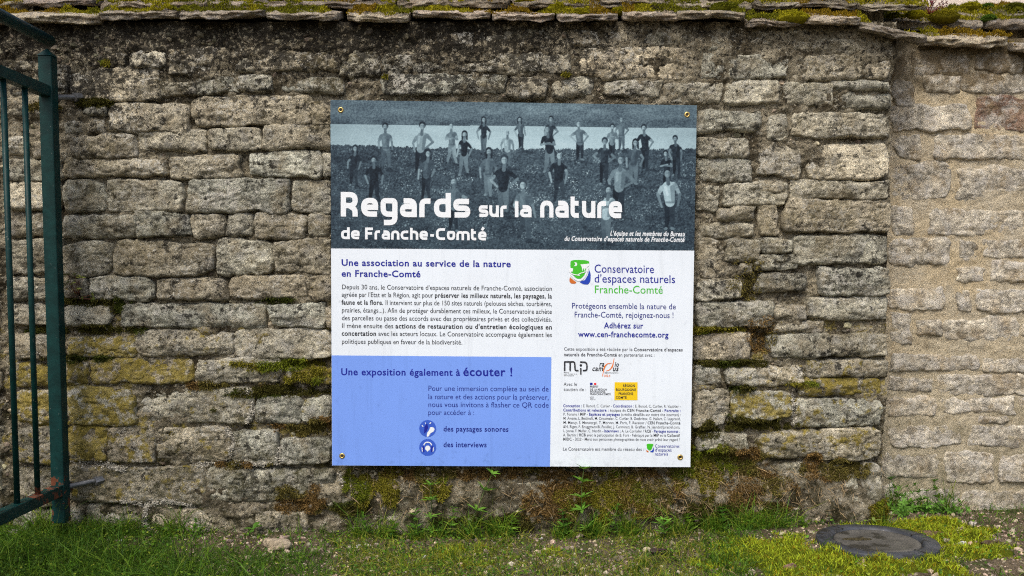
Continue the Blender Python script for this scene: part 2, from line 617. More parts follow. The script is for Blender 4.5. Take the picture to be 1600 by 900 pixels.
# stones traced from the photograph: x0, y0, x1, y1 in photo pixels (+ brightness, yellow lichen)
LEFT = """
0 95 55 112 .8;53 100 106 150 .9;108 98 248 158 1.15;180 84 199 103 1.1;200 78 256 104 1.15;247 128 303 148;262 75 360 118 1.05
10 130 52 152 .7;10 158 42 181 .8;46 162 90 186 .8;8 214 42 243;46 220 90 243 .9;10 250 74 281 .9;78 250 94 280;10 284 90 328 .95
130 165 165 179;165 160 293 206 1.05;98 187 128 207 .9;132 187 160 208 .9;107 211 211 247;214 200 322 235 1.1;323 200 407 234 1.05;408 194 517 232 1.1
300 148 486 195 1.0;487 158 521 195 .95;95 246 259 275 1.05;262 243 374 278 1.15;388 236 501 275 1.15;502 237 522 273
304 120 368 145 .9;370 118 424 142 1.1;440 117 537 144 1.1;398 74 529 109 1.05;365 78 395 112 .9;531 77 595 118 1.1;598 84 704 114 1.05;709 70 894 115 1.05
595 115 790 145 1.0;502 57 535 76 1.1;537 56 591 76 1.0;412 60 450 72 1.1;905 72 1084 123 1.2;862 120 926 151 1.05;942 124 1034 150 1.15;1035 128 1130 159 1.1;796 119 858 151 .8
886 44 936 71 .8;938 46 1002 70 .8;1008 48 1094 74 .8;1098 57 1132 82 .85;1135 57 1232 82 .85;1236 59 1392 85 .8;750 48 880 68 .7;650 50 740 80 .6
1097 84 1232 122 1.15;1239 84 1350 124 1.15;1352 86 1392 124 1.05;1133 123 1221 160 1.05;1223 129 1306 163 1.0;1315 141 1397 168 1.1;1300 126 1391 140 .9
1089 172 1188 205 1.05;1197 176 1235 218 1.1;1237 176 1393 213 1.15;1089 214 1171 248 1.0;1187 221 1252 275 1.1;1262 223 1391 279 1.15;1090 247 1176 283 .9;1176 282 1228 300 .9
1130 284 1232 321 1.0;1089 290 1122 330 1.05;1235 282 1391 312 1.05;1185 318 1218 366 1.25;1226 314 1393 362 1.0;1091 346 1181 371 .9;1122 324 1182 344 1.0;1131 372 1189 408 1.0
1191 370 1238 396 1.1;1240 367 1391 411 1.0;1089 373 1134 434 .9;1154 410 1176 431 1.1;1180 398 1246 424 .9 .2;1182 427 1262 455 .8;1283 418 1391 461 .85;1089 437 1161 469 1.0 .15
1265 465 1390 500 1.0;1089 472 1209 512 .85;1212 476 1262 500 1.1;1212 503 1290 520 1.0;1201 522 1299 559 1.05 .1;1301 523 1391 557 1.1;1085 522 1176 565 .95 .15
1085 572 1128 601 1.0 .2;1132 574 1184 602 1.1 .3;1186 574 1258 602 1.15 .35;1262 562 1391 590 .8 .35;1250 592 1380 620 .8 .7;1083 605 1140 668 .95 .1;1143 610 1241 656 1.1 .55;1243 624 1379 668 1.1 .35
1190 675 1288 716 1.1 .4;1278 670 1378 719 1.05 .4;1090 678 1171 706 1.05 .1;1212 724 1300 792 1.0;1304 728 1342 800 1.1;1345 724 1378 800 1.0;1020 745 1080 775 .8;1120 750 1195 785 .7
97 281 162 331;164 280 284 331 .95;10 333 90 370 .8;97 336 210 371 .85;213 331 295 369 .9;14 374 90 428 .7;97 378 173 429 .75;178 378 334 430 .85;10 434 90 467 .75
138 433 239 469 .85;241 435 354 469 .85 .25;10 477 90 507 .8;98 478 171 509 .9 .2;188 476 414 512 .85 .15;100 437 134 466 .6 .3
18 524 90 561 .8 .3;103 525 211 559 .9 .6;213 517 363 556 .9 .3;20 568 90 604 .85 .6;103 565 138 602 1.0 .6;141 561 300 600 1.0 .7
290 278 451 331 .95;455 280 518 332 .95;297 333 352 370 .9 .1;354 335 392 369;395 333 477 373 .95;480 333 518 371;337 374 427 430 1.05;430 375 518 427 .95
358 430 479 466 .95 .1;482 432 518 470 .9 .2;420 475 507 512 1.05;509 478 522 510;363 514 518 560 .95 .1;306 561 436 600 .95 .35;450 575 518 600 .95 .75
105 603 210 665 1.1 1.0;22 608 96 662 .9 .8;212 607 392 662 1.05 .3;396 619 470 664 .95 .1;472 622 518 660 .95 .3;103 666 166 723 .9 .8;168 666 239 723 .9 .4;241 668 359 723 1.0 .25
361 674 433 728 1.05 .15;436 684 518 726 .95;102 728 319 787 .95 .35;320 732 484 786 1.15;503 764 551 795 1.1;132 788 235 843 1.0;237 796 384 846 1.1;20 668 96 724 .6 .4;20 730 96 790 .6 .3;20 796 126 850 .6
585 768 640 798 1.2;644 745 680 790 1.0;683 754 862 796 1.25;575 803 672 835 1.1;680 803 760 832 1.0;770 805 860 834 .8;868 800 940 832 .8;985 803 1078 836 1.15;490 805 566 846 1.1;400 800 480 845 1.1
486 735 520 758 1.0
"""
RIGHT = """
1395 82 1418 118 .8;1420 76 1520 118 .75;1524 80 1600 112 .75;1395 122 1432 165 .7;1444 117 1500 145 1.1;1502 112 1610 146 .8;1394 162 1517 206 1.05;1525 151 1640 205 .55;1460 211 1640 250 1.15;1398 210 1440 250 1.0
1497 262 1640 312 1.2;1393 254 1486 313 1.15;1393 322 1430 368 1.1;1447 326 1601 367 1.1;1603 326 1650 367 1.1;1390 373 1486 415 1.1;1497 376 1530 408 1.0;1535 374 1640 402 1.15;1546 406 1640 440 1.25
1495 418 1540 440 1.1;1388 450 1475 485 1.15;1493 452 1518 488 1.1;1524 450 1640 488 1.25;1389 488 1429 541 1.1;1432 500 1474 525 1.2;1476 497 1594 536 1.15;1598 498 1650 530 1.1
1390 553 1530 580 .95;1535 556 1640 582 .95;1388 588 1457 612 1.05;1465 586 1640 618 1.05;1385 620 1466 652 1.15;1468 619 1588 648 1.2;1591 622 1650 655 1.1;1530 650 1576 662 1.1;1390 664 1505 698 1.1 .1
1512 664 1640 699 1.1;1380 705 1470 748 1.0;1474 704 1556 756 1.05 .1;1560 708 1650 756 1.05;1400 762 1500 803 1.15;1503 766 1640 804 1.2;1378 755 1398 800 1.0
"""


def parse(s):
    out = []
    for t in s.replace("\n", ";").split(";"):
        q = [float(a) for a in t.split()]
        if len(q) >= 4:
            out.append(q + [1.0, 0.0][len(q) - 4:] if len(q) < 6 else q)
    return out


def make_stone(q, Yf, parent, mat, pale=False, seed=0, world=None, coarse=1.0):
    rg = np.random.default_rng(seed)
    if world is None:
        A, B = P(q[0], q[3], Yf), P(q[2], q[1], Yf)
        X0, X1, Z0, Z1 = A[0], B[0], A[2], B[2]
    else:
        X0, X1, Z0, Z1 = world
    gap = -0.0042 if not pale else -0.002
    hw, hh = (X1 - X0) / 2 - gap, (Z1 - Z0) / 2 - gap
    cx, cz = (X0 + X1) / 2, (Z0 + Z1) / 2
    st = (0.0040 if not pale else 0.0046) * coarse
    nu, nv = int(np.clip(2 * hw / st, 10, 95)), int(np.clip(2 * hh / st, 8, 34))

    def sp(n):
        l = np.linspace(-1, 1, n)
        return 0.75 * l + 0.25 * np.sin(l * math.pi / 2)
    U, V = np.meshgrid(sp(nu), sp(nv), indexing='ij')
    asp = hw / hh
    r = min(hh, hw) * rg.uniform(0.05, 0.28)
    u = U * (1 - (r / hw) * rg.uniform(.5, 1.0) * np.abs(V) ** 4.5)
    v = V * (1 - (r / hh) * rg.uniform(.6, 1.0) * np.abs(U) ** (4.5 * max(1, asp)))
    skew = rg.uniform(-1, 1) * 0.10 * hh
    x = u * hw + V * skew
    z = v * hh * (1 + rg.uniform(-.10, .10) * U) + rg.uniform(-1, 1) * 0.06 * hh * U
    a = np.minimum((1 - np.abs(U)) * hw, (1 - np.abs(V)) * hh)
    X, Z = cx + x, cz + z
    so = seed * 7.31
    ew = np.exp(-a / 0.018)
    oa = 1.6 if pale else 1.15
    X = X + oa * ew * (0.007 * vn(X * 16, Z * 22, so, 61) + 0.0036 * vn(X * 60, Z * 60, so, 62))
    Z = Z + oa * ew * (0.006 * vn(X * 13, Z * 16, so, 63) + 0.0040 * vn(X * 48, Z * 50, so, 64))
    if pale:
        proud, back, er = rg.uniform(0.001, 0.006), 0.011, rg.uniform(0.002, 0.006)
    else:
        proud, back, er = rg.uniform(0.000, 0.010), 0.027, rg.uniform(0.0016, 0.0042)
    y = -proud + back * np.exp(-a / er)
    fa = np.zeros_like(y)
    for _ in range(7):                                        # hewn facets falling away from the face
        th = rg.uniform(0, 2 * math.pi)
        d = (np.cos(th) * x / hw + np.sin(th) * z / hh) - rg.uniform(0.05, 0.95)
        fa += np.maximum(d, 0) * rg.uniform(0.006, 0.026) * (0.35 if pale else 1)
    y += 0.009 * np.tanh(fa / 0.009) * (0.5 if pale else 1)
    amp = 0.75 if pale else 1.25
    y += amp * (0.0038 * fbm(X * 12, Z * 20, so, 70, 2) + 0.0042 * fbm(X * 38, Z * 62, so, 72, 3, 0.75))
    rd = 1 - np.abs(fbm(X * 22, Z * 34, so, 77, 2)) * 3.2         # creases
    y += amp * 0.0045 * np.clip(rd, 0, 1) ** 3
    st_ = fbm(X * 5, Z * 60, so, 79, 2)
    y += 0.0035 * rg.uniform(0, 1) * np.clip(st_, -.2, .6)
    y += x * rg.uniform(-.03, .03) + z * rg.uniform(-.08, .12)
    pit = np.clip(vn(X * 70, Z * 75, so, 75) - 0.45, 0, 1)
    y += amp * 0.007 * pit
    if pale:
        y = np.minimum(y, back)
    Y = Yf + y
    if not pale:
        Y = np.maximum(Y, Yf - 0.030)
    hput(X, Z, Y, True)
    verts = np.stack([X, Y, Z], -1).reshape(-1, 3)
    f = grid_faces(nu, nv)
    ids = np.arange(nu * nv).reshape(nu, nv)
    ring = np.concatenate([ids[:, 0], ids[-1, 1:], ids[-2::-1, -1], ids[0, -2:0:-1]])
    rv = verts[ring].copy()
    rv[:, 1] = Yf + 0.075
    rv[:, 0] = cx + (rv[:, 0] - cx) * 0.97
    rv[:, 2] = cz + (rv[:, 2] - cz) * 0.93
    k = np.arange(len(ring))
    k2 = np.roll(k, -1)
    sk = np.stack([ring[k2], ring[k], len(verts) + k, len(verts) + k2], 1)
    verts = np.concatenate([verts, rv])
    c = np.array([cx, Yf, cz])
    o = obj("stone", mesh("stone", verts - c, [f, sk], mat), parent, c)
    br = q[4] * rg.uniform(0.80, 1.18)
    if pale:
        base = np.array([0.71, 0.65, 0.52]) * (0.45 + 0.55 * br)
        if q[4] < 0.6:
            base = np.array([0.34, 0.22, 0.16])
    else:
        wv = rg.uniform(-0.035, 0.035)
        base = np.array([0.535 + wv, 0.505, 0.392 - wv * .7]) * br
    o.color = (base[0], base[1], base[2], min(0.92, q[5] * 1.6))
    return o


for i, q in enumerate(parse(LEFT)):
    make_stone(q, 0.0, wall, M_STONE, False, i)
for i, q in enumerate(parse(RIGHT)):
    make_stone(q, REC, rwall, M_PALE, True, 500 + i)
# plain courses beyond the frame on both sides
rg0 = np.random.default_rng(5)
for (xa, xb, par, mt, pl, Yf) in ((-2.38, -1.70, wall, M_STONE, False, 0.0), (1.985, 2.56, rwall, M_PALE, True, REC)):
    z = 0.02
    while z < 1.55:
        h = rg0.uniform(0.075, 0.11)
        x = xa
        while x < xb - 0.05:
            wd = min(rg0.uniform(0.16, 0.34), xb - x)
            make_stone([0, 0, 0, 0, rg0.uniform(.85, 1.1), 0.2 if z < .7 and not pl else 0], Yf, par, mt, pl, int(rg0.integers(9999)), (x, x + wd, z, z + h), 2.2)
            x += wd + 0.015
        z += h + 0.016

# small packing stones in the joints, too many to count
ra = Acc()
n = 20000
x = rng.uniform(-1.75, XC - 0.02, n)
z = rng.uniform(0.0, 1.64, n)
y, cov = hget(x, z)
px, py = to_px(x, np.zeros(n), z)
insign = (px > 530) & (px < 1075) & (py > 170) & (py < 715)
dens = np.where((z > 1.5) | ((z < 0.22) & (px > 480)), 1.0, 0.55) * (vn(x * 6, z * 6, 0, 90) * .5 + .75)
k = (~cov) & (~insign) & (rng.uniform(0, 1, n) < dens)
x, y, z = x[k], y[k], z[k]
s = rng.lognormal(math.log(0.0062), 0.55, len(x)).clip(0.0025, 0.015)
t = np.array([0.33, 0.29, 0.21])[None] * rng.uniform(0.3, 1.35, (len(x), 1)) * np.where(z > 1.52, .55, 1)[:, None] * rng.uniform(.93, 1.07, (len(x), 3))
rocks(ra, np.stack([x, y + 0.35 * s, z], 1), s, t, ICO1, 0.6, 0.16, 3)
for path in ([(190, 782), (228, 790), (226, 815), (232, 838)], [(228, 788), (262, 782), (300, 792)], [(388, 612), (394, 640), (386, 660)], [(352, 672), (364, 690), (358, 712)], [(110, 724), (170, 727), (196, 734)], [(300, 728), (380, 724), (436, 728)], [(526, 742), (536, 756)], [(1240, 618), (1243, 668)], [(435, 700), (434, 722)]):
    path = np.array(path, float)
    m = int(60 * np.abs(np.diff(path, axis=0)).sum() / 10)
    tt_ = rng.uniform(0, len(path) - 1.001, m)
    q = path[tt_.astype(int)] + (path[tt_.astype(int) + 1] - path[tt_.astype(int)]) * (tt_ % 1)[:, None] + rng.normal(0, 2.2, (m, 2))
    w3 = P(q[:, 0], q[:, 1], 0.0)
    yy, cv = hget(w3[:, 0], w3[:, 2])
    w3[:, 1] = yy
    s = rng.uniform(.0012, .0042, m)
    rocks(ra, w3, s, np.array([.62, .59, .50]) * rng.uniform(.35, 1.1, (m, 1)), ICO1, .3, .2, m)
o = tag(obj("packing_rubble", ra.mesh("packing_rubble", M_RUB, False), wall), kind="stuff")

# ---------------------------------------------------------------- the sloping coping of stone slabs
cop_l = thing("wall_coping", "mossy coping of flat stone slabs along the top of the darker wall", "coping", (0, 0, WALL_TOP))
cop_r = thing("wall_coping", "mossy slab coping stepped back over the pale wall at the top right", "coping", (0, REC, WALL_TOP))


def mat_slab():
    M = NT("coping_limestone")
    oi = M.n("ShaderNodeObjectInfo")
    p = M.pos()
    nrm = M.n("ShaderNodeNewGeometry").outputs["Normal"]
    sep = M.n("ShaderNodeSeparateXYZ")
    M.L(nrm, sep.inputs[0])
    c = M.mix(M.step(M.noise(p, 26, 5, 0.7), 0.3, 0.7), c4(0.42, 0.34, 0.25), c4(0.82, 0.74, 0.60))
    c = M.mix(1.0, c, oi.outputs["Color"], 'MULTIPLY')
    c = M.mix(M.step(M.noise(p, 48, 5, 0.8), 0.52, 0.62, 0, 0.75), c, c4(0.17, 0.17, 0.185))
    c = M.mix(M.step(M.noise(p, 80, 5, 0.8), 0.57, 0.64, 0, 0.85), c, c4(0.03, 0.028, 0.024))
    c = M.mix(M.step(M.noise(p, 55, 4, 0.7), 0.60, 0.66, 0, 0.8), c, c4(0.58, 0.56, 0.53))
    c = M.mix(M.step(M.noise(p, 120, 5, 0.8), 0.52, 0.62, 0, 0.6), c, c4(0.22, 0.175, 0.13))
    b = M.bump(M.noise(p, 55, 6, 0.78), 1.0, 0.022)
    b = M.bump(M.noise(p, 200, 4, 0.75), 1.0, 0.008, b)
    return M.done(c, b, 0.95)


M_SLAB = mat_slab()
SLABS = []          # centre, size, slope for the moss


def slab(x0, x1, yf, zt, parent, dep=0.24, th=0.026, slope=22, roll=0.0, seed=0, col=1.0):
    """an uneven flat stone: front edge at y = yf with its top at zt, rising backwards"""
    rg = np.random.default_rng(seed + 900)
    W = x1 - x0
    nu, nv, nw = int(np.clip(W / 0.007, 12, 60)), 20, 5
    acc = Acc()

    def face(a, b, fn):
        U, V = np.meshgrid(np.linspace(-1, 1, a), np.linspace(-1, 1, b), indexing='ij')
        acc.add(np.stack(fn(U, V), -1), grid_faces(a, b))
    one = lambda U: np.ones_like(U)
    face(nu, nv, lambda U, V: (U, V, one(U)))
    face(nv, nu, lambda U, V: (V, U, -one(U)))
    face(nu, nw, lambda U, V: (U, -one(U), V))
    face(nw, nu, lambda U, V: (V, one(U), U))
    face(nv, nw, lambda U, V: (one(U), U, V))
    face(nw, nv, lambda U, V: (-one(U), V, U))
    v = np.concatenate(acc.v)
    u_, v_, w_ = v.T
    r = 0.18
    X = u_ * (W / 2) * (1 - 0.10 * W * np.abs(v_) ** 4)
    Yl = (v_ + 1) * dep / 2 + 0.018 * np.abs(u_) ** 10
    # squash the edges: chipped, uneven thickness
    edge = np.clip(1 - (v_ + 1) * dep / 2 / 0.03, 0, 1)
    Zl = w_ * th / 2 * (1 - 0.35 * edge ** 2)
    xw = X + (x0 + x1) / 2
    so = seed * 3.7
    Yl += (0.016 * fbm(xw * 7, w_ * 0.6, so, 31, 3) + 0.008 * vn(xw * 45, w_ * 2, so, 33)) * np.clip(1.2 - (v_ + 1), 0, 1)
    Zl += 0.008 * fbm(xw * 8, Yl * 9, so, 35, 3) + 0.005 * fbm(xw * 45, Yl * 45, w_ * 1.3 + so, 36, 3, .7)
    Zl += np.where(w_ < 0, 1, 0.3) * 0.007 * fbm(xw * 12, Yl * 6, so + 9, 37, 3) * (0.4 + edge)
    Zl += X * math.tan(R(roll))
    cs, sn = math.cos(R(slope)), math.sin(R(slope))
    Zl -= th / 2
    Yw = yf + Yl * cs - Zl * sn
    Zw = zt + Yl * sn + Zl * cs
    vv = np.stack([xw, Yw, Zw], -1)
    c = np.array([(x0 + x1) / 2, yf, zt])
    import bmesh
    me = mesh("coping_slab", vv - c, np.concatenate(acc.f4), M_SLAB, True)
    bm = bmesh.new()
    bm.from_mesh(me)
    bmesh.ops.remove_doubles(bm, verts=bm.verts, dist=0.0006)
    bmesh.ops.recalc_face_normals(bm, faces=bm.faces)
    bm.to_mesh(me)
    bm.free()
    for p_ in me.polygons:
        p_.use_smooth = True
    o = obj("coping_slab", me, parent)
    o.location = c - np.array(parent.location)
    k = col * rg.uniform(0.65, 1.05)
    o.color = (k, k * rg.uniform(0.95, 1.0), k * rg.uniform(0.88, 1.0), 1)
    SLABS.append((x0, x1, yf, zt, slope, roll))
    return o


OV = -0.055
# first row: px of both ends and of the top edge
ROW1 = [(-160, -2, 24), (0, 150, 23), (148, 274, 18), (276, 408, 18), (412, 526, 21), (540, 638, 23), (642, 766, 18), (768, 868, 21), (871, 968, 21), (975, 1062, 17), (1060, 1168, 19), (1170, 1258, 31), (1260, 1350, 27)]
for i, (a, b, yy) in enumerate(ROW1):
    p0, p1 = P(a, yy, OV), P(b, yy, OV)
    slab(p0[0], p1[0], OV + rg0.uniform(-.008, .008), p0[2], cop_l, 0.26, rg0.uniform(.022, .032), 20, rg0.uniform(-.6, .6), i, 1.1)
p0, p1 = P(1346, 30, OV), P(1455, 56, OV)
slab(p0[0], p1[0], OV, (p0[2] + p1[2]) / 2, cop_l, 0.30, 0.030, 16, -11, 60, 1.0)
for i, (a, b, yy) in enumerate([(1446, 1583, 57), (1588, 1690, 70), (1694, 1800, 66)]):
    p0, p1 = P(a, yy, REC + OV), P(b, yy, REC + OV)
    slab(p0[0], p1[0], REC + OV, p0[2], cop_r, 0.28, 0.036 if i == 0 else 0.028, 20, 0, 70 + i, 1.1)
rgs = np.random.default_rng(21)
for row in range(1, 5):
    x = -2.4
    while x < 1.35:
        wd = rgs.uniform(0.20, 0.42)
        slab(x, min(x + wd, 1.36), OV + 0.075 + 0.095 * (row - 1) + rgs.uniform(-.012, .012), WALL_TOP + 0.072 + 0.042 * (row - 1) + rgs.uniform(-.006, .006), cop_l, 0.22, rgs.uniform(.018, .03), 22, rgs.uniform(-.8, .8), 100 + row * 40 + int(x * 10) + 24, 0.85)
        x += wd + 0.006
for row in range(1, 4):
    x = 1.30
    while x < 2.55:
        wd = rgs.uniform(0.22, 0.45)
        slab(x, x + wd, REC + OV + 0.085 + 0.10 * (row - 1), WALL_TOP + 0.072 + 0.047 * (row - 1) + rgs.uniform(-.004, .004), cop_r, 0.20, 0.034, 20, rgs.uniform(-.5, .5), 300 + row * 40 + int(x * 10), 0.7)
        x += wd + 0.006
# back slope and ridge fill of the coping
obj("ridge_fill", mesh("ridge_fill", box_v(-2.4, XC, 0.11, 0.55, WALL_TOP - 0.02, WALL_TOP + 0.085), BOXF, M_MORT, False), cop_l, (0, 0, -WALL_TOP))
obj("ridge_fill", mesh("ridge_fill", box_v(XC + .003, 2.6, REC + 0.11, REC + 0.45, WALL_TOP - 0.02, WALL_TOP + 0.085), BOXF, M_PMORT, False), cop_r, (0, -REC, -WALL_TOP))

# ---------------------------------------------------------------- cream house behind
hs = thing("house", "cream rendered house wall just visible beyond the coping at the top right", "house", (4.6, 5.0, 0))


def mat_render():
    M = NT("cream_render")
    p = M.pos()
    c = M.mix(M.step(M.noise(p, 6, 6, 0.7), 0.3, 0.7), c4(0.66, 0.57, 0.49), c4(0.80, 0.72, 0.64))
    return M.done(c, M.bump(M.noise(p, 40, 5, 0.7), 0.6, 0.02), 0.95)


M_REND = mat_render()
M_ROOF = mat_plain("roof_tile", (0.22, 0.09, 0.055), 0.85, 0, 0.35, 12)
obj("wall", mesh("wall", box_v(-3, 4, 0, 6, -0.05, 4.6), BOXF, M_REND, False), hs)
rv = np.array([[-3.3, -0.3, 4.5], [4.3, -0.3, 4.5], [4.3, 6.3, 4.5], [-3.3, 6.3, 4.5], [-3.3, 3, 6.6], [4.3, 3, 6.6]])
obj("roof", mesh("roof", rv, [np.array([[0, 1, 5, 4], [2, 3, 4, 5], [3, 2, 1, 0]]), np.array([[1, 2, 5], [3, 0, 4]])], M_ROOF, False), hs)

# ---------------------------------------------------------------- ground
def gz(x, y):
    x, y = np.asarray(x, float), np.asarray(y, float)
    h = 0.012 * fbm(x * 3, y * 3, 0, 51, 3) + 0.005 * fbm(x * 19, y * 19, 0, 52, 3)
    k = np.exp(-(((x - 1.115) / 0.26) ** 2 + ((y + 0.218) / 0.22) ** 2))
    t = np.clip((x - 0.35) / 0.65, 0, 1)
    return h * np.clip(1.6 - 0.2 * np.hypot(x, y), 0.2, 1) * (1 - .7 * k) + 0.038 * t * t * (3 - 2 * t) * np.clip(2.2 - 0.3 * np.hypot(x, y), 0, 1)


def Gg(px, py, up=0.0):
    z = 0.0
    for _ in range(4):
        g = G(px, py, z)
        z = float(gz(g[0], g[1])) + up
    return np.array([g[0], g[1], z])


def mat_ground():
    M = NT("gravelly_soil")
    p = M.pos()
    c = M.mix(M.step(M.noise(p, 9, 5), 0.35, 0.65), c4(0.115, 0.085, 0.052), c4(0.21, 0.165, 0.105))
    c = M.mix(M.step(M.noise(p, 120, 4, 0.8), 0.55, 0.63, 0, 0.8), c, c4(0.36, 0.30, 0.22))
    c = M.mix(M.step(M.noise(p, 70, 5, 0.8), 0.54, 0.64, 0, 0.85), c, c4(0.035, 0.028, 0.016))
    c = M.mix(M.step(M.noise(p, 6, 5, 0.7), 0.50, 0.62, 0, 0.7), c, c4(0.06, 0.075, 0.018))
    b = M.bump(M.noise(p, 90, 6, 0.75), 1.0, 0.012)
    return M.done(c, M.bump(M.noise(p, 300, 4, 0.7), 1.0, 0.005, b), 1.0)


M_GND = mat_ground()


def axis(a, b, st, far):
    core = np.arange(a, b + st, st)
    out, s = [], st
    v = core[-1]
    while v < far:
        s *= 1.35
        v += s
        out.append(v)
    inn, s = [], st
    v = core[0]
    while v > -far:
        s *= 1.35
        v -= s
        inn.append(v)
    return np.concatenate([inn[::-1], core, out])


gx, gy = axis(-2.1, 2.3, 0.009, 120), axis(-0.75, 0.30, 0.009, 120)
X_, Y_ = np.meshgrid(gx, gy, indexing='ij')
gm = mesh("ground", np.stack([X_, Y_, gz(X_, Y_)], -1).reshape(-1, 3), grid_faces(len(gx), len(gy)), M_GND)
tag(obj("ground", gm), kind="structure")

MH = G(1370, 847, 0.044)              # manhole centre
MHR = 0.178


def in_mh(x, y, m=0.0):
    return (x - MH[0]) ** 2 + (y - MH[1]) ** 2 < (MHR + m) ** 2


def ground_free(x, y):
    return (y < np.where(x < XC, -0.012, REC - 0.012)) & ~in_mh(x, y)


def scatter(n, x0=-2.0, x1=2.2, y0=-0.72, y1=0.29):
    x, y = rng.uniform(x0, x1, n), rng.uniform(y0, y1, n)
    k = ground_free(x, y)
    return x[k], y[k]


# gravel: countless small stones
ga = Acc()
x, y = scatter(17000)
px, py = to_px(x, y, gz(x, y))
dn = 0.35 + 0.65 * np.clip(vn(x * 4, y * 6, 0, 120) + 0.5, 0, 1)
dn = np.where(px < 230, dn * 0.3, dn)
k = rng.uniform(0, 1, len(x)) < dn
x, y = x[k], y[k]
s = rng.lognormal(math.log(0.0036), 0.45, len(x)).clip(0.0018, 0.010)
s = np.where(rng.uniform(0, 1, len(x)) < 0.018, rng.uniform(0.010, 0.017, len(x)), s)
t = np.array([0.38, 0.31, 0.23])[None] * rng.uniform(0.35, 1.55, (len(x), 1)) * rng.uniform(.9, 1.1, (len(x), 3))
rocks(ga, np.stack([x, y, gz(x, y) + s * 0.15], 1), s, t, ICO1, 0.5, 0.15, 8)
tag(obj("gravel", ga.mesh("gravel", M_PEB, False)), "pale gravel and grit scattered over the soil at the foot of the wall", "gravel", kind="stuff")

# grass
GREEN = np.array([[0.05, 0.125, 0.010], [0.085, 0.19, 0.012], [0.13, 0.22, 0.016], [0.20, 0.25, 0.025], [0.04, 0.10, 0.012]])


def grass_blades(acc, x, y, lmin, lmax, tints, seed, lean=0.5, z=None, wd=(0.0012, 0.0028)):
    rg = np.random.default_rng(seed)
    n = len(x)
    d = np.stack([rg.normal(0, lean, n), rg.normal(-0.05, lean, n), np.ones(n)], 1)
    L = lmin + (lmax - lmin) * rg.beta(1.6, 2.6, n) * (1 + .6 * vn(x * 13, y * 13, 0, 134))
    bend = np.stack([rg.normal(0, .5, n), rg.normal(0, .5, n), rg.uniform(-.7, 0, n)], 1)
    zz = gz(x, y) - 0.003 if z is None else z
    blades(acc, np.stack([x, y, zz], 1), d, L, rg.uniform(wd[0], wd[1], n), tints, bend, seed + 1)


ac = Acc()
x, y = scatter(95000)
px, py = to_px(x, y, gz(x, y))
nz = vn(x * 5, y * 7, 0, 130) + 0.6 * vn(x * 17, y * 17, 0, 131)
dens = 0.30 + 0.55 * nz
dens = dens + 0.36 * np.clip((430 - px + 60 * vn(x * 6, y * 6, 0, 133)) / 150, 0, 1)
dens = np.where((px > 330) & (px < 520) & (py < 865), dens * 0.35, dens)
dens = np.where((px > 800) & (px < 980), dens * 0.45, dens)
dens = np.where((px > 560) & (px < 790), dens + 0.35, dens)
dens = np.where((py > 866) & (px < 1180), dens + 0.35, dens)
dens = np.where((px > 500) & (px < 1100), dens + 0.15, dens)
dens = np.where((px > 1040) & (px < 1180) & (py < 870), dens + 0.15, dens)
dens = np.where((px > 1500), dens * 0.25, dens)
dens = np.where((px > 1180) & (px < 1500), dens * 0.12, dens)
near = np.where(x < XC, -y, REC - y)
dens = np.where(near < 0.06, dens + 0.12, dens)
k = rng.uniform(0, 1, len(x)) < dens
x, y, px, nz = x[k], y[k], px[k], nz[k]
ti = GREEN[rng.integers(0, 3, len(x))] * rng.uniform(0.35, 1.35, (len(x), 1)) * np.where(px < 330, 1.0, 1)[:, None]
yel = (px > 520) & (px < 1100) & (rng.uniform(0, 1, len(x)) < 0.5)
ti[yel] = np.array([0.19, 0.20, 0.022]) * rng.uniform(0.6, 1.3, (yel.sum(), 1)) * 1.3
tall = (px + rng.normal(0, 50, len(px))) < 330
for m, l0, l1, sd in ((tall, 0.022, 0.165, 40), (~tall, 0.012, 0.075, 44)):
    grass_blades(ac, x[m], y[m], l0, l1, ti[m], sd, 0.55)
# taller tufts leaning on the wall foot
m = 3600
cxs = np.array([110, 150, 195, 262, 140, 60, 600, 560, 690, 735, 780, 930, 985, 1060, 1115, 1165, 1195, 1225, 1390, 1440, 1480, 1530, 655, 880])
wts = np.array([3, 2, 2, 1.5, 3, 3, 1, 1, 1, 2, 2, 2, 2, 1, 2, 2, 2, 1, 1, 1, 1, .6, 1, 1.5])
ci = rng.choice(len(cxs), m, p=wts / wts.sum())
tx = (cxs[ci] + rng.normal(0, 9, m) - 800) / 1450 * 3.03
ty = np.where(tx < XC, 0, REC) - rng.uniform(.015, .07, m)
grass_blades(ac, tx, ty, .03, .19, GREEN[rng.integers(0, 4, m)] * rng.uniform(.6, 1.6, (m, 1)), 47, .36)
dry = rng.uniform(0, 1, len(x)) < 0.03
grass_blades(ac, x[dry], y[dry], 0.02, 0.06, np.array([[0.36, 0.28, 0.13]]) * rng.uniform(.6, 1.1, (dry.sum(), 1)), 48, 0.9)
tag(obj("grass", ac.mesh("grass", M_LEAF, False)), "short green grass growing through the gravel along the wall", "grass", kind="stuff")

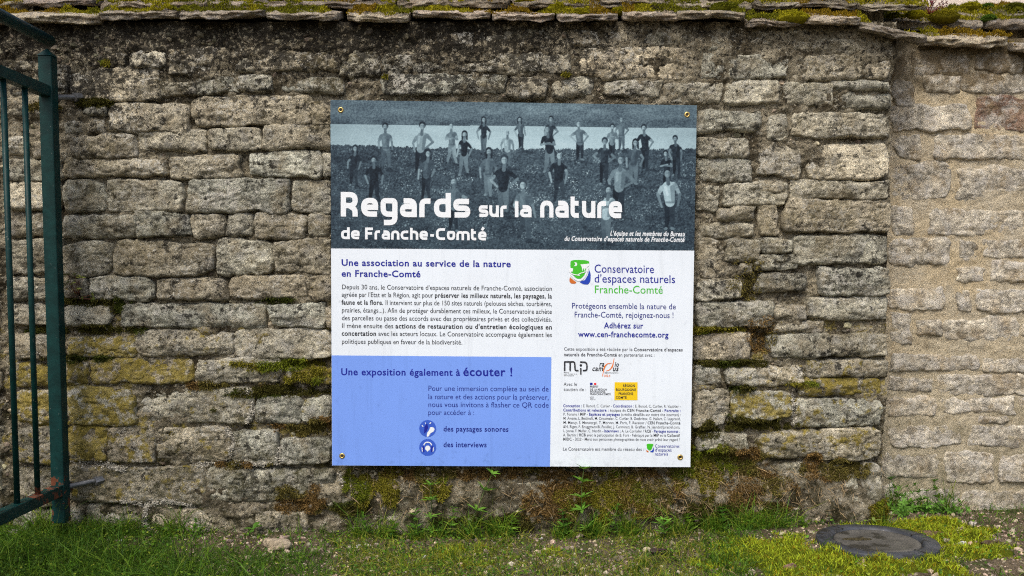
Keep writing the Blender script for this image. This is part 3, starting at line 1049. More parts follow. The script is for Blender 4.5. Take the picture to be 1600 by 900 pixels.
# small round leaved ground plants among the grass
lc = Acc()
x, y = scatter(34000)
px, py = to_px(x, y, gz(x, y))
dens = np.where(px < 330, 0.8, np.where((px > 530) & (px < 800), 0.55, np.where(px > 1480, 0.18, 0.30))) * (0.5 + 0.9 * np.clip(vn(x * 7, y * 9, 0, 140) + .3, 0, 1))
k = rng.uniform(0, 1, len(x)) < dens
x, y, px = x[k], y[k], px[k]
nn = len(x)
hgt = rng.uniform(0.002, 0.035, nn) * np.where(px < 330, 1.3, 0.6)
d = np.stack([rng.normal(0, 1, nn), rng.normal(-.3, 1, nn), rng.uniform(0.1, .6, nn)], 1)
tt = GREEN[rng.integers(0, 5, nn)] * rng.uniform(0.9, 1.7, (nn, 1))
blades(lc, np.stack([x, y, gz(x, y) + hgt], 1), d, rng.uniform(0.005, 0.012, nn), rng.uniform(0.004, 0.008, nn), tt, np.zeros((nn, 3)), 77)
tag(obj("ground_cover", lc.mesh("ground_cover", M_LEAF, False)), "tiny leafy weeds mixed into the grass along the wall foot", "weeds", kind="stuff")

# bright moss carpets round the manhole
YG = np.array([0.34, 0.42, 0.026])
mc = Acc()


def carpet(px, py):
    q = [(1330, 882, 190, 34, 1.0), (1440, 838, 130, 24, 1.0), (1200, 862, 110, 26, .95), (1500, 862, 90, 18, .7), (1130, 890, 80, 22, .6)]
    return np.maximum.reduce([w_ * np.exp(-(((px - a) / b) ** 2 + ((py - c) / d) ** 2) * .9) for a, c, b, d, w_ in q])


x, y = scatter(190000, -0.7, 2.1, -0.72, 0.25)
px, py = to_px(x, y, gz(x, y))
e1 = carpet(px, py)
e4 = np.exp(-(((px - 700) / 110) ** 2 + ((py - 875) / 30) ** 2)) * 0.42
e5 = np.exp(-(((px - 860) / 50) ** 2 + ((py - 862) / 12) ** 2)) * 0.5
msk = np.maximum.reduce([e1, e4, e5]) + 0.28 * vn(x * 9, y * 11, 0, 150) + 0.18 * vn(x * 30, y * 30, 0, 151)
k = msk > 0.46
x, y, mk = x[k], y[k], msk[k]
k = rng.uniform(0, 1, len(x)) < 0.72
x, y, mk = x[k], y[k], mk[k]
lump = 0.020 * np.clip((mk - 0.42) * 2, 0, 1) * (0.7 + 0.9 * vn(x * 20, y * 20, 0, 155))
nn = len(x)
d = np.stack([rng.normal(0, .6, nn), rng.normal(-.1, .6, nn), np.ones(nn)], 1)
tt = YG * rng.uniform(0.35, 1.3, (nn, 1)) * np.where(rng.uniform(0, 1, (nn, 1)) < .12, np.array([[1.0, .55, .5]]), 1.0)
blades(mc, np.stack([x, y, gz(x, y) + lump - 0.003], 1), d, rng.uniform(0.005, 0.013, nn), rng.uniform(0.0012, 0.0024), tt, None, 81) if False else blades(mc, np.stack([x, y, gz(x, y) + lump - 0.003], 1), d, rng.uniform(0.007, 0.020, nn), rng.uniform(0.0012, 0.0028, nn), tt, None, 81)
# the spongy body under the shoots
gx2, gy2 = np.arange(-0.7, 2.1, 0.012), np.arange(-0.72, 0.22, 0.012)
A_, B_ = np.meshgrid(gx2, gy2, indexing='ij')
PX, PY = to_px(A_, B_, gz(A_, B_))
e = carpet(PX, PY)
e = e + 0.28 * vn(A_ * 9, B_ * 11, 0, 150)
hgt = gz(A_, B_) + np.where(in_mh(A_, B_, 0.012), -0.03, 1) * (0.020 * np.clip((e - 0.42) * 2, -1, 1) * (0.7 + 0.9 * vn(A_ * 20, B_ * 20, 0, 155))) - 0.003
mc.add(np.stack([A_, B_, np.where(in_mh(A_, B_, -0.01), -0.02, hgt)], -1).reshape(-1, 3), grid_faces(len(gx2), len(gy2)), YG * 0.22)
tag(obj("moss_carpet", mc.mesh("moss_carpet", M_MOSS, False)), "bright yellow green moss spreading round the manhole cover", "moss", kind="stuff")

# ---------------------------------------------------------------- moss on the walls
def wall_moss(patches, n, seed, name, label, lenr=(0.006, 0.014)):
    """patches: px centre, radii, weight, tint"""
    rg = np.random.default_rng(seed)
    acc = Acc()
    for (cx_, cy_, rx, ry, wgt, tint) in patches:
        m = int(n * wgt)
        a, r_ = rg.uniform(0, 2 * math.pi, m), np.sqrt(rg.uniform(0, 1, m)) * 1.15
        qx, qy = cx_ + rx * r_ * np.cos(a), cy_ + ry * r_ * np.sin(a)
        p3 = P(qx, qy, 0.0)
        X, Z = p3[:, 0], p3[:, 2]
        y, cov = hget(X, Z)
        keep = (r_ + 0.55 * vn(X * 20, Z * 24, 0, seed) + 0.3 * vn(X * 60, Z * 60, 0, seed + 1)) < 0.85
        keep &= ~(cov & (rg.uniform(0, 1, m) < 0.45))
        keep &= (y < 0.1) & (Z > 0.0)
        X, Z, y = X[keep], Z[keep], y[keep]
        m = len(X)
        lump = 0.010 * np.clip(vn(X * 40, Z * 40, 0, seed + 3) + .4, 0, 1)
        d = np.stack([rg.normal(0, .7, m), -np.ones(m), rg.normal(-.1, .8, m)], 1)
        tt = np.array(tint) * rg.uniform(0.4, 1.45, (m, 1))
        mixm = vn(X * 14, Z * 14, 0, seed + 5) > 0.15
        tt[mixm] = tt[mixm] * np.array([0.8, 1.05, 0.8])
        blades(acc, np.stack([X, y + 0.003 - lump, Z], 1), d, rg.uniform(lenr[0], lenr[1], m), rg.uniform(0.0012, 0.0026, m), tt, None, seed + 7)
    o = obj(name, acc.mesh(name, M_MOSS, False))
    return tag(o, label, "moss", kind="stuff")


BR, OL, DG = (0.24, 0.155, 0.055), (0.26, 0.24, 0.03), (0.095, 0.09, 0.02)
WP = [(585, 758, 50, 34, 1.0, OL), (690, 765, 30, 20, .35, OL), (540, 790, 35, 18, .3, DG), (470, 780, 50, 22, .6, BR), (650, 742, 110, 9, .4, BR), (830, 742, 120, 9, .45, BR),
      (880, 785, 60, 40, .9, BR), (950, 775, 75, 42, 1.4, OL), (1020, 770, 60, 45, 1.0, BR), (1100, 735, 70, 40, 1.3, OL), (1180, 760, 70, 40, 1.1, BR), (1160, 712, 55, 18, .6, BR),
      (1280, 730, 45, 20, .5, BR), (1170, 662, 70, 14, .6, DG), (1110, 674, 30, 10, .25, DG), (1340, 736, 40, 14, .35, BR), (1130, 800, 90, 24, .8, DG), (770, 815, 90, 14, .4, DG),
      (445, 570, 80, 10, .45, OL), (480, 590, 35, 12, .25, OL), (430, 612, 90, 9, .4, DG), (340, 603, 60, 7, .2, BR), (470, 672, 80, 10, .5, BR), (520, 660, 40, 10, .2, BR), (370, 726, 60, 7, .25, BR),
      (135, 472, 60, 6, .25, DG), (155, 515, 70, 7, .3, DG), (120, 560, 50, 6, .2, DG), (55, 515, 35, 7, .2, DG), (180, 475, 12, 14, .1, DG), (430, 470, 40, 6, .12, DG), (1165, 440, 24, 36, .10, BR),
      (1190, 520, 22, 30, .08, BR), (1140, 568, 60, 6, .25, DG), (1110, 515, 50, 5, .2, OL), (1372, 790, 14, 14, .2, OL), (165, 100, 12, 5, .1, OL), (145, 160, 28, 6, .2, DG), (65, 168, 25, 8, .15, BR), (330, 640, 30, 6, .08, DG), (1240, 600, 40, 6, .1, OL), (1165, 607, 30, 7, .12, DG), (600, 120, 8, 3, .03, OL), (885, 118, 14, 5, .06, OL)]
wall_moss(WP, 24000, 200, "wall_moss", "brown and olive moss growing in the joints and foot of the darker wall")
wall_moss([(1372, 795, 18, 18, .3, (0.16, 0.13, 0.012))], 5000, 260, "moss_clump", "orange green moss tuft at the foot of the wall corner by the manhole")

# dry stems and roots hanging over the wall foot
dr = Acc()
m = 1500
qx_, qy_ = rng.uniform(545, 1340, m), rng.uniform(728, 800, m)
qx_ = np.where(rng.uniform(0, 1, m) < .5, rng.normal(1110, 110, m).clip(540, 1375), qx_)
w3 = P(qx_, qy_, 0.0)
yy, cv = hget(w3[:, 0], w3[:, 2])
w3[:, 1] = yy - .006
dd = np.stack([rng.normal(0, .7, m), rng.uniform(-.7, -.1, m), rng.normal(-.6, .7, m)], 1)
blades(dr, w3, dd, rng.uniform(.012, .05, m), rng.uniform(.0008, .0018, m), np.array([.42, .31, .17]) * rng.uniform(.35, 1.2, (m, 1)), None, 301)
tag(obj("dry_stems", dr.mesh("dry_stems", M_MOSS, False)), "dry brown stems and rootlets tangled in the moss under the sign", "dry grass", kind="stuff")

# moss on the coping slabs
cm = Acc()
rgm = np.random.default_rng(31)
YM = np.array([0.32, 0.29, 0.014])
for (x0, x1, yf, zt, slope, roll) in SLABS:
    if x1 < -1.9 or x0 > 2.15:
        continue
    first = yf < OV + 0.03 or (x0 > 1.5 and yf < REC + OV + 0.03)
    m = int(15000 * (x1 - x0))
    X = rgm.uniform(x0, x1, m)
    L = rgm.uniform(0.012 if first else 0.0, 0.085, m)
    cs, sn = math.cos(R(slope)), math.sin(R(slope))
    mk = vn(X * 9, L * 12, yf * 10, 160) + 0.75 * vn(X * 28, L * 30, yf * 10, 161) + (L / 0.085) * 0.55 - (0.28 if first else 0.08)
    if x0 > 1.25:
        mk -= 0.10
    k = mk > 0
    X, L, mk = X[k], L[k], mk[k]
    lump = 0.024 * np.clip(mk * 1.6, 0, 1) * (0.75 + 0.5 * vn(X * 50, L * 50, 0, 165))
    Yw = yf + L * cs
    Zw = zt + L * sn + (X - (x0 + x1) / 2) * math.tan(R(roll)) - 0.004 + lump
    m = len(X)
    d = np.stack([rgm.normal(0, .6, m), rgm.normal(-.4, .5, m), np.ones(m)], 1)
    hue = vn(X * 6, Yw * 6, 0, 166)[:, None]
    tt = YM * rgm.uniform(0.3, 1.35, (m, 1)) * np.where(hue > 0.25, np.array([[.55, .62, .8]]), np.where(hue < -.35, np.array([[.85, .62, .9]]), 1.0))
    blades(cm, np.stack([X, Yw, Zw], 1), d, rgm.uniform(0.004, 0.010, m), rgm.uniform(0.0014, 0.003, m), tt, None, 170)
tag(obj("coping_moss", cm.mesh("coping_moss", M_MOSS, False)), "yellow and dark green moss mats covering the coping slabs", "moss", kind="stuff")


def cushion(px, py, Y, rx, rz, tint, label, seed):
    rg = np.random.default_rng(seed)
    c = P(px, py, Y)
    v, f = ICO3
    vv = v * np.array([rx, rx * 0.8, rz]) * (1 + 0.14 * fbm(v[:, 0] * 2.2, v[:, 1] * 2.2, v[:, 2] * 2.2 + seed, 5, 2)[:, None])
    acc = Acc()
    acc.add(vv, f, np.array(tint) * 0.8)
    m = 3600
    d = rg.normal(size=(m, 3))
    d /= np.linalg.norm(d, axis=1, keepdims=True)
    d[:, 2] = np.abs(d[:, 2])
    b = d * np.array([rx, rx * 0.8, rz]) * 0.98
    tt = np.array(tint) * rg.uniform(0.6, 1.7, (m, 1))
    blades(acc, b, d + rg.normal(0, .35, (m, 3)), rg.uniform(.003, .008, m), rg.uniform(.001, .0022, m), tt, None, seed)
    o = obj("moss_cushion", acc.mesh("moss_cushion", M_MOSS, True), None, c)
    return tag(o, label, "moss", "moss cushions on the coping")


YG2, DK = (0.30, 0.28, 0.014), (0.09, 0.16, 0.02)
CUSH = [(1240, 30, OV + .03, .050, .017, YG2, "flat yellow green moss cushion over the gap between two front coping slabs"),
        (870, 15, .04, .042, .019, YG2, "domed moss cushion on the coping above the right half of the sign"),
        (906, 21, .0, .024, .012, YG2, "small low moss cushion on the coping above the sign's right half"),
        (985, 6, .10, .042, .018, YG2, "moss cushion at the top edge above the sign's top right corner"),
        (745, 5, .10, .042, .022, YG2, "moss cushion on the coping above the middle of the sign"),
        (820, 9, .07, .040, .016, YG2, "broad olive moss cushion between two others above the sign"),
        (405, 11, .05, .015, .012, (0.15, .18, .012), "tiny round moss cushion above the wall left of the sign"),
        (140, 3, .12, .060, .016, YG2, "wide moss cushion at the top left above the gate post"),
        (968, 19, .02, .024, .011, YG2, "rusty topped moss cushion where two coping slabs meet above the sign"),
        (1130, 15, .05, .050, .018, (0.13, .14, .010), "dark olive moss cushion right of the sign on the coping"),
        (1545, 30, REC + .06, .022, .011, DK, "dark green button of moss on the set back coping"),
        (1516, 12, REC + .20, .036, .014, YG2, "yellow moss cushion on the ridge in front of the cream house"),
        (1543, 11, REC + .22, .016, .008, DK, "small dark moss button on the coping ridge"),
        (1430, 24, .20, .030, .013, YG2, "moss cushion below the red stemmed plant"),
        (1475, 28, REC + .03, .050, .020, (0.19, .17, .012), "drooping moss cushion beside the red stemmed plant"),
        (1585, 12, REC + .20, .034, .013, (0.12, .13, .012), "moss cushion on the ridge at the photo's right edge")]
for i, (a, b, Y, rx, rz, tn, lb) in enumerate(CUSH):
    cushion(a, b, Y, rx, rz, tn, lb, 400 + i)

# ---------------------------------------------------------------- red stemmed plant on the coping
def leafy(name, label, cat, root, stems, leaf_len, leaf_w, tint, stem_tint, group=None, whorl=5, stem_r=0.0012, seed=0, leafmat=None):
    """stems: lists of points (world); leaves in whorls at the nodes"""
    rg = np.random.default_rng(seed)
    t = thing(name, label, cat, root, group)
    sa, la = Acc(), Acc()
    rt = np.array(root)
    for st, nodes in stems:
        st = np.array(st, float) - rt
        for a, b in zip(st[:-1], st[1:]):
            add_tube(sa, a, b, stem_r, stem_r * 0.8, 5, stem_tint)
        seg = np.linalg.norm(np.diff(st, axis=0), axis=1)
        cum = np.concatenate([[0], np.cumsum(seg)])
        for f_, sc in nodes:
            s_ = f_ * cum[-1]
            k = min(np.searchsorted(cum, s_, side='right') - 1, len(seg) - 1)
            pt = st[k] + (st[k + 1] - st[k]) * ((s_ - cum[k]) / seg[k])
            ax = (st[k + 1] - st[k]) / seg[k]
            a0 = rg.uniform(0, 6.28)
            u = np.cross(ax, [0.1, 1, 0.2]); u /= np.linalg.norm(u)
            v = np.cross(ax, u)
            for w_ in range(whorl):
                a = a0 + w_ * 2 * math.pi / whorl + rg.uniform(-.2, .2)
                d = u * math.cos(a) + v * math.sin(a) + ax * rg.uniform(.15, .7)
                d /= np.linalg.norm(d)
                L = leaf_len * sc * rg.uniform(.75, 1.15)
                side = np.cross(d, ax); side /= np.linalg.norm(side) + 1e-9
                up = np.cross(side, d)
                ts = np.array([0, .22, .5, .78, 1.0])
                wd = np.array([.12, .75, 1.0, .7, .04]) * leaf_w * sc / 2
                cen = pt + d * (ts * L)[:, None] - up * (0.12 * L * ts ** 2)[:, None]
                vv = np.stack([cen - side * wd[:, None] + up * wd[:, None] * .3, cen, cen + side * wd[:, None] + up * wd[:, None] * .3], 1)
                la.add(vv.reshape(-1, 3), grid_faces(5, 3), np.array(tint) * rg.uniform(.7, 1.3))
    obj("stem", sa.mesh("stem", M_LEAF), t)
    obj("leaves", la.mesh("leaves", leafmat or M_LEAF), t)
    return t


rt = P(1452, 22, .22)
st = []
for k in range(11):
    a = R(-58 + 116 * k / 10 + random.uniform(-6, 6))
    L = random.uniform(.045, .085)
    m = rt + np.array([math.sin(a) * L * .55, random.uniform(-.02, .01), math.cos(a) * L * .5])
    e_ = rt + np.array([math.sin(a) * L * 1.15, random.uniform(-.03, .01), math.cos(a) * L * .9])
    st.append(([rt, m, e_], [(.45, .7), (.6, .8), (.8, 1), (1, 1)]))
leafy("red_stemmed_plant", "small wild plant with thin red stems growing out of the coping moss", "plant", rt, st, .011, .004, (0.20, 0.035, 0.045), (0.30, 0.06, 0.07), whorl=4, stem_r=.0011, seed=3)

# cleavers and other tall weeds
CL = (0.17, 0.37, 0.045)


def weed(pts, nodes, label, seed, ll=.042, lw=.011, whorl=7, tint=CL):
    """pts: (px, py, y) along the stem"""
    w3 = [P(a, b, c) for a, b, c in pts]
    root = w3[0].copy()
    root[2] = gz(root[0], root[1])
    w3[0] = root
    return leafy("cleavers_plant" if whorl > 5 else "wild_plant", label, "weed", root, [(w3, nodes)], ll, lw, tint, (0.12, 0.20, 0.05), whorl=whorl, seed=seed)


weed([(673, 832, -.04), (674, 795, -.045), (673, 758, -.04)], [(.12, .8), (.4, .8), (.72, .9), (1, .8)], "upright cleavers stem under the sign's left half", 11)
weed([(724, 834, -.05), (745, 796, -.05), (757, 766, -.04), (770, 738, -.045)], [(.1, 1), (.42, 1.1), (.72, 1.1), (.97, .9)], "leaning cleavers stem reaching the sign's bottom edge below its middle", 12)
weed([(921, 836, -.06), (909, 795, -.06), (909, 760, -.055), (912, 733, -.045)], [(.15, 1.0), (.42, 1.1), (.60, 1), (.82, 1), (1, .8)], "tall cleavers stem reaching the sign below the sponsors' text", 13)
weed([(1040, 850, -.09), (1038, 832, -.09), (1036, 812, -.09)], [(.3, .9), (.7, 1), (1, .6)], "short cleavers in the mossy rubble below the sign's right corner", 14)
weed([(1214, 842, -.05), (1216, 815, -.05), (1215, 782, -.04)], [(.25, .9), (.5, .8), (.8, .5), (1, .4)], "thin leafy weed rising by the wall left of the manhole", 15, .018, .006, 5)
weed([(1190, 842, -.06), (1178, 815, -.05), (1160, 790, -.04)], [(.3, .8), (.6, .7), (1, .5)], "leaning grassy weed two hand widths left of the manhole", 16, .03, .004, 4)
weed([(1228, 846, -.07), (1212, 840, -.07), (1195, 836, -.07)], [(.4, 1.0), (1, 1.2)], "low oval leaved weed in the bright moss left of the manhole", 17, .020, .010, 4, (.10, .20, .03))
weed([(1300, 845, -.02), (1320, 815, -.01), (1318, 805, -.01)], [(.5, .6), (1, .7)], "sparse seedling at the wall corner behind the manhole", 18, .014, .006, 4)
for i, (a, b, hh_, lb) in enumerate(((574, 838, 34, "small leafy weed by the wall below the blue field's left corner"), (612, 842, 26, "low leafy weed right of the white pebbles below the sign"), (648, 838, 40, "leafy weed just left of the upright cleavers stem"),
        (700, 842, 48, "feathery weed between the two cleavers stems under the blue field"), (795, 838, 30, "short leafy weed right of the leaning cleavers stem"), (884, 842, 44, "leafy weed just left of the tall cleavers stem"), (952, 842, 52, "spreading weed just right of the tall cleavers stem"),
        (1085, 842, 36, "leafy weed below the sign's bottom right screw"), (1130, 838, 44, "weed in the mossy foot of the wall right of the sign"), (300, 838, 26, "small weed at the wall foot between the grass and the bare seedling"), (1262, 836, 26, "little weed at the wall foot left of the manhole's rim"))):
    dx_ = random.uniform(-14, 14)
    weed([(a, b, -.05), (a + dx_ * .5, b - hh_ * .5, -.05), (a + dx_, b - hh_, -.04)], [(.15, 1), (.4, 1.0), (.65, .9), (.85, .8), (1, .6)], lb, 600 + i, .032 if i % 2 else .040, .014 if i % 3 else .010, 5 if i % 2 else 4, [(.16, .34, .04), (.22, .38, .045), (.13, .30, .04)][i % 3])
# clump against the pale wall
cl = []
rt = np.array([*P(1440, 806, .16)[:2], 0.0])
for (ex, ey, q) in ((1393, 748, .2), (1405, 765, .12), (1418, 760, .15), (1430, 758, .16), (1448, 768, .12), (1460, 752, .2), (1470, 785, .1), (1484, 776, .12), (1498, 784, .1), (1510, 795, .08), (1390, 790, .06), (1412, 785, .05)):
    e_ = P(ex, ey, q)
    b_ = rt + np.array([(e_[0] - rt[0]) * .35, random.uniform(-.05, .03), 0.0])
    m = b_ + (e_ - b_) * .5 + np.array([random.uniform(-.02, .02), -.02, .01])
    cl.append(([b_, m, e_], [(.2, 1), (.4, .9), (.6, .8), (.8, .7), (1, .6)]))
leafy("wild_plant", "bushy green weed clump at the foot of the pale wall", "weed", rt, cl, .032, .010, (0.13, 0.29, 0.04), (0.12, 0.20, 0.05), whorl=7, seed=22)
# toadflax in the joint near the gate post
tf = []
rt = P(125, 462, -.012)
for k in range(26):
    e_ = P(random.uniform(98, 150), random.uniform(428, 468), random.uniform(-.05, -.025))
    tf.append(([rt, (rt + e_) / 2 + np.array([0, -.01, -.005]), e_], [(1, 1)]))
leafy("toadflax_plant", "small round leaved creeper hanging from a joint beside the gate post", "plant", rt, tf, .0085, .0085, (0.17, 0.20, 0.045), (0.15, .06, .04), whorl=3, stem_r=.0006, seed=24)


def broadleaf(px, py, Y, leaves, label, tint=(0.085, 0.21, 0.022), h=.03, name="seedling"):
    """leaves: list of (azimuth, length, width, lift)"""
    rt = P(px, py, Y)
    rt[2] = gz(rt[0], rt[1])
    t = thing(name, label, "plant", rt)
    sa = Acc()
    add_tube(sa, (0, 0, -.004), (0, 0, h), .0014, .001, 6, (0.1, .2, .04))
    obj("stem", sa.mesh("stem", M_LEAF), t)
    for az, L, W, lift in leaves:
        a = R(az)
        d = np.array([math.cos(a), math.sin(a), 0])
        s = np.array([-math.sin(a), math.cos(a), 0])
        ts = np.linspace(0, 1, 9)
        wd = W / 2 * np.sin(np.pi * np.clip(ts * .94 + .06, 0, 1)) ** .7
        cen = d * (ts * L)[:, None] + np.array([0, 0, 1]) * (h + lift * L * (ts - .6 * ts ** 2))[:, None]
        q = np.array([-1, -.5, 0, .5, 1])
        vv = cen[:, None] + s * (wd[:, None] * q)[..., None] + np.array([0, 0, 1]) * (np.abs(q) * .25 * wd[:, None])[..., None]
        obj("leaf", mesh("leaf", vv.reshape(-1, 3), grid_faces(9, 5), M_LEAF, True, np.full((45, 3), 1.0) * np.array(tint)), t)
    return t


broadleaf(396, 843, -.05, [(190, .032, .018, .25), (20, .030, .017, .7), (65, .034, .019, 1.1), (265, .026, .013, -.4)], "bright three leaved seedling below the wall left of the sign", h=.028)
broadleaf(1365, 826, -.22 + .17, [(200, .022, .011, .6), (340, .024, .012, .6), (80, .018, .010, 1.2), (265, .018, .009, .2)], "pale green seedling growing over the manhole's back rim", (0.22, 0.30, 0.06), .02)
for i, (a, b, r_, lb) in enumerate(((14, 862, .022, "round leaf plant at the photo's left edge below the gate"), (60, 893, .027, "large round leaf in the grass at the bottom left corner"), (165, 897, .021, "round leaf at the bottom edge in the tall grass"), (222, 876, .020, "dimpled round leaf in the grass below the gate post's right side"), (240, 893, .014, "small round leaf just beneath another at the bottom left"))):
    g = Gg(a, b)
    t = thing("round_leaf_plant", lb, "plant", (g[0], g[1], gz(g[0], g[1])), "round leaved plants in the grass")
    sa = Acc()
    add_tube(sa, (0, 0, -.004), (.002, .002, .030), .0014, .0011, 6, (0.1, .2, .04))
    obj("stem", sa.mesh("stem", M_LEAF), t)
    an = np.linspace(0.25, 2 * math.pi - .25, 26)
    rings = [np.array([[.004, .003, .031]])]
    vv, ff = [np.array([0.002, 0.002, .030])], []
    for kk, rr in enumerate((.35, .7, 1.0)):
        for a_ in an:
            wv = 1 + (.05 * math.sin(a_ * 9) if kk == 2 else 0)
            vv.append(np.array([r_ * rr * wv * math.sin(a_), -r_ * rr * wv * math.cos(a_) * .85, .030 + .35 * r_ * rr * (-math.cos(a_)) * -.6 + .004 * rr * math.cos(a_ * 5)]))
    m = len(an)
    tri = np.array([[0, 1 + k, 2 + k] for k in range(m - 1)])
    qd = np.array([[1 + q * m + k, 1 + (q + 1) * m + k, 2 + (q + 1) * m + k, 2 + q * m + k] for q in range(2) for k in range(m - 1)])
    obj("leaf", mesh("leaf", np.array(vv), [qd, tri], M_LEAF, True, np.full((len(vv), 3), 1.0) * np.array((0.12, 0.24, 0.03))), t)


# ---------------------------------------------------------------- loose stones on the ground
def loose(px, py, sx, sz, tint, label, seed, name="loose_stone", sy=None, ang=0.0):
    rg = np.random.default_rng(seed)
    g = Gg(px, py)
    v, f = ICO3
    v = v.copy()
    for _ in range(11):
        d = rg.normal(size=3); d /= np.linalg.norm(d)
        h = v @ d - rg.uniform(.5, .85)
        v -= d * np.maximum(h, 0)[:, None]
    v *= 1 + .10 * fbm(v[:, 0] * 3, v[:, 1] * 3, v[:, 2] * 3 + seed, 8, 3)[:, None]
    v *= np.array([sx, sy or sx * .7, sz])
    ca, sa_ = math.cos(R(ang)), math.sin(R(ang))
    v = np.stack([v[:, 0] * ca - v[:, 2] * sa_, v[:, 1], v[:, 0] * sa_ + v[:, 2] * ca], 1)
    o = obj(name, mesh(name, v, f, M_RUB, True, np.full((len(v), 3), 1.0) * np.array(tint)), None, (g[0], g[1], gz(g[0], g[1]) + sz * .45))
    return tag(o, label, "stone", "loose stones on the ground")


loose(432, 857, .052, .026, (.42, .35, .25), "flat pale limestone lump in front of the wall left of the sign", 1)
loose(1236, 893, .024, .020, (.19, .115, .09), "angular reddish brown stone chip in the bright moss", 2, sy=.01)
loose(968, 876, .019, .013, (.20, .165, .12), "pointed grey brown stone in the grass below the sign's right half", 3)
loose(560, 856, .012, .009, (.48, .46, .42), "whitish pebble in the gravel below the sign's left corner", 4)
loose(588, 855, .010, .010, (.46, .38, .31), "pinkish pebble beside a whitish one below the sign's left half", 5)
loose(665, 873, .012, .009, (.42, .43, .44), "grey white pebble in yellowish grass below the sign's left half", 6)
loose(845, 843, .008, .006, (.60, .58, .53), "small round white pebble against the wall foot below the sign", 7)
loose(191, 872 - 24, .012, .008, (.62, .62, .62), "white pebble at the wall foot behind the tall grass", 8)
loose(140, 838, .014, .014, (.42, .40, .37), "upright grey stone in the grass right of the gate post", 9)
loose(20, 838, .026, .018, (.36, .33, .30), "greyish stone in the grass under the gate", 10)
loose(1503, 851, .018, .010, (.55, .55, .55), "flat white chip right of the manhole cover", 11)
loose(1520, 823, .016, .014, (.50, .45, .40), "cream stone below the dark gap in the pale wall", 12)
loose(316, 873, .010, .008, (.55, .53, .50), "white pebble in the gravel below the left wall stones", 13)
loose(1083, 846, .010, .007, (.42, .30, .18), "yellowish pebble in the grass right of the sign's corner", 14)
loose(1460, 838, .070, .014, (.13, .085, .055), "dark half buried piece of bark or stone right of the manhole", 15, sy=.035)
loose(1197, 858, .011, .007, (.62, .58, .55), "white pebble in the bright moss left of the manhole", 16)
# dead leaves
da = [(172, 836, (.10, .03, .035), "dark purple dead leaf heap by the wall right of the gate"), (1545, 856, (.09, .06, .04), "brown dead leaf on the soil right of the manhole"), (1030, 868, (.06, .035, .035), "dark dead leaf below the sign's right corner")]
for i, (a, b, tn, lb) in enumerate(da):
    rg = np.random.default_rng(i + 70)
    g = Gg(a, b)
    U, V = np.meshgrid(np.linspace(-1, 1, 9), np.linspace(-1, 1, 7), indexing='ij')
    v = np.stack([U * .028, V * .013 * np.sqrt(np.clip(1.05 - U ** 2, 0, 1)), .012 + .010 * vn(U * 1.5 + i, V * 1.5, 0, 5) + .006 * V ** 2], -1)
    me = mesh("dead_leaf", v.reshape(-1, 3), grid_faces(9, 7), M_LEAF, True, np.full((63, 3), 1.0) * np.array(tn))
    tag(obj("dead_leaf", me, None, (g[0], g[1], gz(g[0], g[1]))), lb, "leaf", "dead leaves")

# ---------------------------------------------------------------- manhole cover
def lathe(prof, n=72):
    a = np.linspace(0, 2 * math.pi, n, endpoint=False)
    v = np.array([[r * math.cos(t), r * math.sin(t), z] for r, z in prof for t in a])
    m = len(prof)
    f = []
    for i in range(m - 1):
        for k in range(n):
            k2 = (k + 1) % n
            f.append([i * n + k, i * n + k2, (i + 1) * n + k2, (i + 1) * n + k])
    return v, np.array(f)


def mat_cover(name, c0, c1):
    M = NT(name)
    p = M.pos()
    c = M.mix(M.step(M.noise(p, 14, 5, 0.7), 0.3, 0.7), c4(*c0), c4(*c1))
    c = M.mix(M.step(M.noise(p, 9, 4, 0.6), 0.54, 0.62, 0, 0.85), c, c4(0.016, 0.015, 0.011))
    c = M.mix(M.step(M.noise(p, 160, 4, 0.7), 0.62, 0.68, 0, 0.7), c, c4(0.20, 0.19, 0.17))
    M.b.inputs["Specular IOR Level"].default_value = 0.5
    return M.done(c, M.bump(M.noise(p, 120, 5, 0.7), 0.4, 0.002), 0.50)


M_RING = mat_cover("dark_plastic", (0.024, 0.028, 0.036), (0.055, 0.062, 0.076))
M_LID = mat_cover("grey_plastic", (0.055, 0.054, 0.050), (0.105, 0.102, 0.092))
mh = thing("manhole_cover", "round dark grey plastic manhole cover surrounded by bright moss", "manhole cover", tuple(MH))
v, f = lathe([(MHR * .98, -.03), (MHR, -.004), (MHR, .006), (MHR * .99, .0085), (MHR * .80, .0105), (MHR * .765, .0095), (MHR * .74, .000), (MHR * .70, -.012)])
obj("rim", mesh("rim", v, f, M_RING), mh)
v, f = lathe([(MHR * .705, -.010), (MHR * .705, .002), (MHR * .695, .0055), (MHR * .62, .007), (MHR * .60, .0045), (MHR * .3, .0045), (0.0005, .0045)])
obj("lid", mesh("lid", v, f, M_LID), mh)
for s_ in (20, 118, 200, 300):
    a_ = R(s_)
    q_ = box_v(MHR * .74, MHR * .985, -.0022, .0022, .0085, .0112)
    q_ = np.stack([q_[:, 0] * math.cos(a_) - q_[:, 1] * math.sin(a_), q_[:, 0] * math.sin(a_) + q_[:, 1] * math.cos(a_), q_[:, 2]], 1)
    obj("groove", mesh("groove", q_, BOXF, M_DARK, False), mh)
sa = Acc()
m = 500
aa, rr_ = rng.uniform(0, 6.28, m), rng.uniform(0, 1, m) ** .5
qx, qy = -.055 + .045 * rr_ * np.cos(aa), .015 + .014 * rr_ * np.sin(aa)
rocks(sa, np.stack([qx, qy, np.full(m, .005)], 1), rng.uniform(.001, .0035, m), np.array([.05, .042, .02]) * rng.uniform(.5, 1.6, (m, 1)), ICO1, .4, .2, 5)
tag(obj("dirt_on_lid", sa.mesh("dirt_on_lid", M_PEB, False), mh), kind="stuff")

